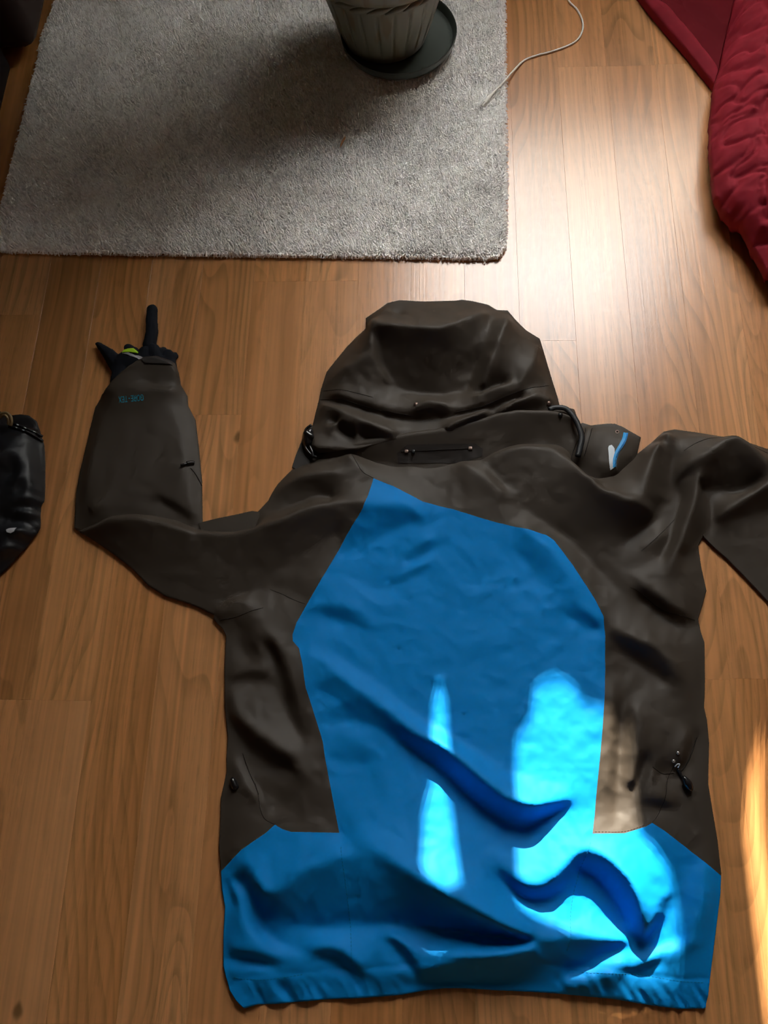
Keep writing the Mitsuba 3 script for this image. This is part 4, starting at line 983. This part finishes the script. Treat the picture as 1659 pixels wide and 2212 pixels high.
# hood
hood_px = [(690, 981), (676, 972), (672, 950), (676, 915), (689, 862), (694, 837), (706, 800), (748, 748), (770, 726), (793, 706), (791, 684), (817, 667), (837, 652), (862, 646), (916, 649), (985, 647), (998, 645), (1020, 648), (1055, 656), (1074, 668), (1097, 668), (1114, 689), (1136, 711), (1166, 729), (1176, 763), (1191, 813), (1203, 852), (1209, 877), (1240, 884), (1244, 903), (1239, 911), (1194, 908), (1140, 901), (1091, 908), (1030, 929), (968, 943), (882, 952), (825, 963), (776, 976), (710, 980)]
HL = [[(800, 690, 30), (806, 710, 52), (830, 728, 62), (880, 735, 66), (946, 738, 64), (990, 720, 58), (1025, 698, 52), (1050, 678, 38)],
      [(803, 706, 50), (803, 745, 52), (812, 790, 42), (836, 820, 30)],
      [(815, 740, 46), (825, 780, 34), (845, 815, 24)],
      [(838, 822, 26), (880, 834, 18), (950, 838, 16), (1008, 832, 18)],
      [(1098, 674, 26), (1092, 710, 48), (1076, 750, 54), (1058, 795, 48), (1045, 835, 38)],
      [(1060, 690, 36), (1048, 740, 40), (1028, 785, 26), (1012, 825, 18)],
      [(1165, 740, 26), (1150, 790, 38), (1120, 830, 40)],
      [(708, 810, 20), (740, 800, 34), (775, 790, 42), (800, 780, 46)],
      [(830, 660, 26), (860, 690, 42), (885, 690, 38), (870, 664, 22)], [(845, 664, 22), (868, 675, 22)],
      [(697, 838, 16), (730, 850, 30), (780, 870, 30), (830, 885, 28), (892, 890, 28), (980, 885, 30), (1045, 874, 34), (1119, 846, 34), (1188, 822, 22)],
      [(690, 850, 14), (740, 866, 22), (800, 880, 22), (892, 900, 22), (980, 895, 24), (1060, 878, 26), (1130, 852, 24)],
      [(1030, 858, 38), (1070, 845, 42), (1120, 825, 36)], [(1035, 850, 28), (1060, 835, 26), (1090, 825, 26)],
      [(697, 868, 26), (740, 892, 36), (785, 914, 38), (848, 937, 34)], [(712, 902, 22), (765, 930, 19), (830, 946, 24)],
      [(704, 935, 22), (722, 912, 32), (745, 913, 34), (775, 935, 30)],
      [(900, 880, 34), (935, 872, 36), (975, 884, 32)], [(905, 896, 24), (930, 900, 22)],
      [(955, 938, 34), (985, 915, 36), (1020, 905, 38), (1050, 890, 38)], [(965, 940, 24), (1000, 925, 22), (1040, 905, 24)],
      [(1075, 905, 36), (1100, 880, 38), (1140, 860, 38), (1190, 858, 28)], [(1085, 908, 26), (1120, 890, 24), (1170, 875, 22)],
      [(690, 968, 24), (760, 968, 28), (825, 955, 32), (882, 946, 34), (968, 937, 36), (1030, 924, 38), (1091, 903, 40), (1140, 897, 40), (1200, 900, 34)]]


def hood_edge(p, e):
    return e + 18 * float(np.clip((0.735 - p[1] + 0.10 * (p[0] - 0.1)) / 0.04, 0, 1))


hood = Cloth(outline(hood_px, 0.012), HL, 26, 8, gain=1.45, z_line=0.035, seed=22, edge_heights=hood_edge, crumple=1.6)
band = [(620, 840), (689, 848), (730, 857), (798, 877), (892, 894), (981, 889), (1045, 877), (1119, 847), (1188, 823), (1250, 800), (1250, 1050), (620, 1050)]
zb = shapely.Polygon(poly(band, 0.035)).buffer(0)
add('jacket__hood', hood.mesh(hood.pol.difference(zb), drop=0.014), 'brown_fabric', smooth=35, label='dark brown hood crown, spread out upwards')
add('jacket__hood_collar', hood.mesh(hood.pol.intersection(zb), drop=0.006), 'brown_fabric', smooth=35, label='lower band of the hood')
for pts in ([(689, 848), (730, 857), (798, 877), (892, 894)], [(981, 889), (1045, 877), (1119, 847), (1188, 823)], [(694, 830), (740, 842), (805, 858)]):
    stitch(hood, pts, z_line=0.035, r=0.0005)
tabp = shapely.Polygon(poly([(897, 880), (905, 866), (922, 860), (955, 859), (973, 887), (968, 889), (930, 880), (900, 886)], 0.04))
add('jacket__hood__adjuster', hood.mesh(tabp, drop=0, lift=0.004), 'brown_fabric', smooth=35)
for x, y in ((1185, 872), (899, 880)):
    q = P(x, y, 0.025)
    q[2] = hood.z(q[0], q[1])
    rv = lathe([(0, .0026), (.0028, .0022), (.0042, .001), (.0044, -.002)], 20)
    rv.apply_translation(q)
    add('jacket__hood_collar__snap', rv, 'snap_metal', smooth=40, label='round metal snap')
# the black collar opening behind the hood at the right, and the cord lock at the left
rim = [(1186, 884), (1200, 879), (1220, 881), (1234, 892), (1246, 910), (1254, 930), (1257, 945), (1254, 962), (1248, 985)]
rz = smooth_line(np.column_stack([poly(rim, 0.03), np.full(len(rim), 0.03)]))
rim_m = tube(rz, 0.0050, 8)
rim_m.vertices[:, 2] = 0.026 + (rim_m.vertices[:, 2] - 0.026) * 0.6
add('jacket__collar__rim', rim_m, 'black_fabric', smooth=True, label='black inner collar rim')
q = P(1210, 898, 0.028)
rv = lathe([(0, .0026), (.0028, .0022), (.0040, .001), (.0042, -.004)], 20)
rv.apply_translation([q[0], q[1], float(neck.z(q[0], q[1]))])
add('jacket__hood_collar__snap', rv, 'black_plastic', smooth=40, label='round black snap')
lk = [[(*P(669, 930, .026)[:2], .022, .006), (*P(664, 940, .026)[:2], .021, .0085), (*P(665, 952, .024)[:2], .018, .0080)], [(*P(662, 936, .026)[:2], .026, .006), (*P(671, 942, .026)[:2], .025, .006)]]
add('jacket__hood__cord_lock', blob(lk, .003, 4), 'black_plastic', smooth=True, label='shiny black cord lock')
stitch(collar_l, [(672, 915), (660, 925), (655, 945), (660, 965), (672, 980), (684, 985)], 'black_plastic', r=0.0024, lift=0.008, name='jacket__hood__cord')
stitch(collar_l, [(668, 962), (674, 975), (676, 986)], 'black_plastic', r=0.0030, lift=0.010, name='jacket__hood__cord')

# pocket zip pull, rivets
def bead(px, py, r, bsdf, name, lab=None, cl=body):
    q = P(px, py, 0.015)
    q[2] = cl.z(q[0], q[1]) + r * .3
    m = trimesh.creation.icosphere(2, r)
    m.vertices[:, 2] *= 0.7
    m.apply_translation(q)
    add(name, m, bsdf, smooth=True, label=lab)


for x, y in ((1463, 1627), (1455, 1644)):
    bead(x, y, 0.0026, 'steel', 'jacket__pocket_rivet', 'tiny silver rivet')
stitch(body, [(1461, 1655), (1466, 1650), (1471, 1650), (1468, 1657)], 'light_grey_tag', r=0.0010, lift=0.003, name='jacket__zip_pull_ring')
stitch(body, [(1468, 1660), (1473, 1668), (1478, 1678)], 'black_plastic', r=0.0024, lift=0.003, name='jacket__zip_pull_cord')
pl = [[(*P(1480, 1681, .02)[:2], .016, .004), (*P(1487, 1692, .02)[:2], .015, .0068), (*P(1493, 1702, .02)[:2], .014, .0050)]]
add('jacket__zip_pull', blob(pl, .003, 3), 'black_plastic', smooth=25, label='black moulded pocket zip pull')
stitch(body, [(1512, 1590), (1502, 1620), (1490, 1648), (1477, 1664)], r=0.0007, name='jacket__pocket_zip')
stitch(body, [(1412, 1655), (1425, 1664), (1440, 1670), (1462, 1668)], r=0.0005, name='jacket__pocket_zip')
stitch(body, [(520, 1625), (532, 1660), (548, 1695), (556, 1715)], r=0.0007, name='jacket__pocket_zip')
pl = [[(*P(500, 1685, .02)[:2], .013, .005), (*P(506, 1698, .02)[:2], .012, .006)]]
add('jacket__zip_pull', blob(pl, .003, 3), 'black_plastic', smooth=25, label='black pocket zip pull on the left')
tag('jacket', 'brown and bright blue hooded shell jacket spread back up on the wooden floor', 'jacket')

# ------------------------------------------------------------------ glove
def g3(pts):
    return [(*P(x, y, z)[:2], z, r) for x, y, z, r in pts]


gl = [g3([(322, 745, .014, .0125), (328, 715, .014, .0115), (327, 690, .013, .0112), (328, 668, .012, .0105)]),     # the finger that is stretched out
      g3([(255, 790, .014, .016), (240, 770, .012, .013), (222, 752, .011, .008), (211, 743, .009, .0045)]),     # thumb
      g3([(255, 820, .015, .017), (262, 780, .018, .017), (285, 762, .020, .014)]),
      g3([(300, 830, .016, .018), (305, 785, .021, .018), (312, 760, .021, .013)]),
      g3([(340, 830, .016, .018), (335, 780, .021, .018), (330, 755, .019, .013)]),
      g3([(365, 830, .015, .015), (360, 785, .018, .017), (362, 764, .017, .010)]),
      g3([(285, 762, .020, .013), (276, 750, .016, .008)]),
      g3([(360, 775, .015, .014), (376, 768, .012, .007)]),
      g3([(345, 762, .017, .011), (352, 756, .014, .007)]),
      g3([(262, 780, .018, .017), (305, 785, .021, .018), (335, 780, .021, .018), (360, 785, .018, .017)])]
gm = blob(gl, .003, 10)
gm.vertices[:, 2] = np.maximum(gm.vertices[:, 2] * np.interp(gm.vertices[:, 1], [P(300, 800)[1], P(300, 765)[1]], [0.55, 0.85]), 0.0005)
gp = np.array(gm.vertices)
gm.vertices = gp + (np.stack([meshkit.noise(gp * 160, s) for s in (1, 2, 3)], -1) - 0.5) * 0.002 * [1, 1, .6]
gm.vertices[:, 2] = np.maximum(gm.vertices[:, 2], 0.0004)
add('glove__body', gm, 'navy_knit', smooth=True)


def top_of(mesh, xy, lift):
    o = np.column_stack([xy, np.full(len(xy), 0.2)])
    tri = np.array(mesh.vertices)
    from scipy.spatial import cKDTree
    top = tri[tri[:, 2] > 0.006]
    d, i = cKDTree(top[:, :2]).query(xy, k=4)
    return np.column_stack([xy, top[i, 2].max(1) + lift])


def patch(pts, lift, bsdf, name, lab):
    pg = shapely.Polygon(poly(pts, .03))
    b = dense(np.vstack([np.array(pg.exterior.coords)]), .002)[:-1]
    x0, y0, x1, y1 = pg.bounds
    gx, gy = np.meshgrid(np.arange(x0, x1, .002), np.arange(y0, y1, .002))
    g = np.column_stack([gx.ravel(), gy.ravel()])
    g = g[shapely.contains_xy(pg.buffer(-.001), g[:, 0], g[:, 1])]
    v = np.vstack([b, g])
    t = Delaunay(v).simplices
    c = v[t].mean(1)
    t = t[shapely.contains_xy(pg, c[:, 0], c[:, 1])]
    top = top_of(gm, v, lift)
    low = top - [0, 0, .0025]
    k, n = np.arange(len(b)), len(v)
    kn = (k + 1) % len(b)
    f = np.vstack([t, t[:, ::-1] + n, np.stack([k, k + n, kn + n], 1), np.stack([k, kn + n, kn], 1)])
    m = trimesh.Trimesh(np.vstack([top, low]), f, process=False)
    trimesh.repair.fix_normals(m)
    add(name, m, bsdf, smooth=35, label=lab)


patch([(261, 757), (266, 752), (287, 750), (295, 755), (297, 758), (280, 758)], .0012, 'neon_trim', 'glove__trim', 'neon yellow green trim')
patch([(322, 767), (338, 766.5), (337, 770), (322, 770)], .0012, 'neon_trim', 'glove__trim', 'neon yellow green trim')
patch([(262, 760), (275, 759), (298, 765), (309, 770), (302, 776), (294, 770), (275, 763)], .0014, 'grey_trim', 'glove__stripe', 'light grey reflective stripe')
tag('glove', 'dark navy knit glove poking out of the jacket cuff with one finger raised', 'glove')

# ------------------------------------------------------------------ black garment at the left edge
bag_px = [(-220, 900), (-60, 880), (0, 890), (22, 900), (45, 897), (62, 899), (78, 911), (84, 928), (90, 945), (95, 965), (97, 1000), (97, 1060), (95, 1085), (88, 1098), (87, 1140), (80, 1153), (50, 1190), (20, 1222), (0, 1240), (-80, 1280), (-220, 1290)]
BL = [[(10, 960, 40), (50, 940, 36), (80, 930, 22)], [(0, 1000, 50), (30, 980, 46), (50, 1000, 40), (45, 1040, 42)], [(0, 1040, 34), (30, 1020, 30)], [(55, 960, 34), (65, 1010, 38), (70, 1060, 34)],
      [(30, 1085, 38), (60, 1078, 36), (90, 1082, 24)], [(35, 1095, 26), (70, 1090, 22)], [(40, 1105, 32), (75, 1108, 28)], [(0, 1120, 24), (40, 1125, 20), (85, 1130, 14)],
      [(0, 1148, 36), (30, 1150, 40), (60, 1150, 34), (82, 1146, 18)], [(0, 1190, 34), (40, 1180, 28)]]
bag = Cloth(outline(bag_px), BL, 34, 9, z_line=0.03, seed=41, crumple=2.0)
add('garment__body', bag.mesh(drop=0.012), 'black_fabric', smooth=35)
capp = shapely.Polygon(poly([(22, 902), (45, 898), (62, 900), (78, 912), (83, 932), (60, 928), (30, 918)], 0.02))
add('garment__tab', bag.mesh(capp.intersection(bag.pol), drop=0, lift=.002), 'black_plastic', smooth=35, label='smooth black rounded tab')
for off in (0, 9):
    dl = [(18, 908 + off), (32, 914 + off), (45, 920 + off), (60, 926 + off), (74, 930 + off), (84, 934 + off)]
    w = dense(smooth_line(poly(dl, .03)), .001)
    add('garment__drawcord', tube(np.column_stack([w, bag.z(w[:, 0], w[:, 1]) + .003]), .0022, 6), 'black_fabric', smooth=True)
    dashes(bag, dl, 'light_grey_tag', r=.0010, on=.0045, off=.012, name='garment__drawcord__fleck', z_line=.03)
    kf = [k for k in scene if k.startswith('garment__drawcord__fleck')][-1]
    scene[kf]['to_world'] = T().translate([0, 0, .0047])
for r0 in (0, 8):
    an = np.linspace(-0.5, 2.2, 24)
    cx, cy = P(2, 908, .045)[:2]
    add('garment__cord_loop', tube(np.column_stack([cx + (.018 - r0 * .0007) * np.cos(an), cy + (.016 - r0 * .0007) * np.sin(an), .042 + .004 * np.sin(an * 2)]), .0026, 7), 'tan_ring', smooth=True, label='tan cord loop')
sg = shapely.Polygon(poly([(12, 1143), (20, 1139), (34, 1138), (30, 1147), (22, 1151), (14, 1149)], .04))
add('garment__reflective_patch', bag.mesh(sg, drop=0, lift=.0015), 'grey_trim', smooth=35, label='small silver grey patch')
tag('garment', 'black crumpled nylon garment with a white flecked drawcord at the left edge of the floor', 'garment')
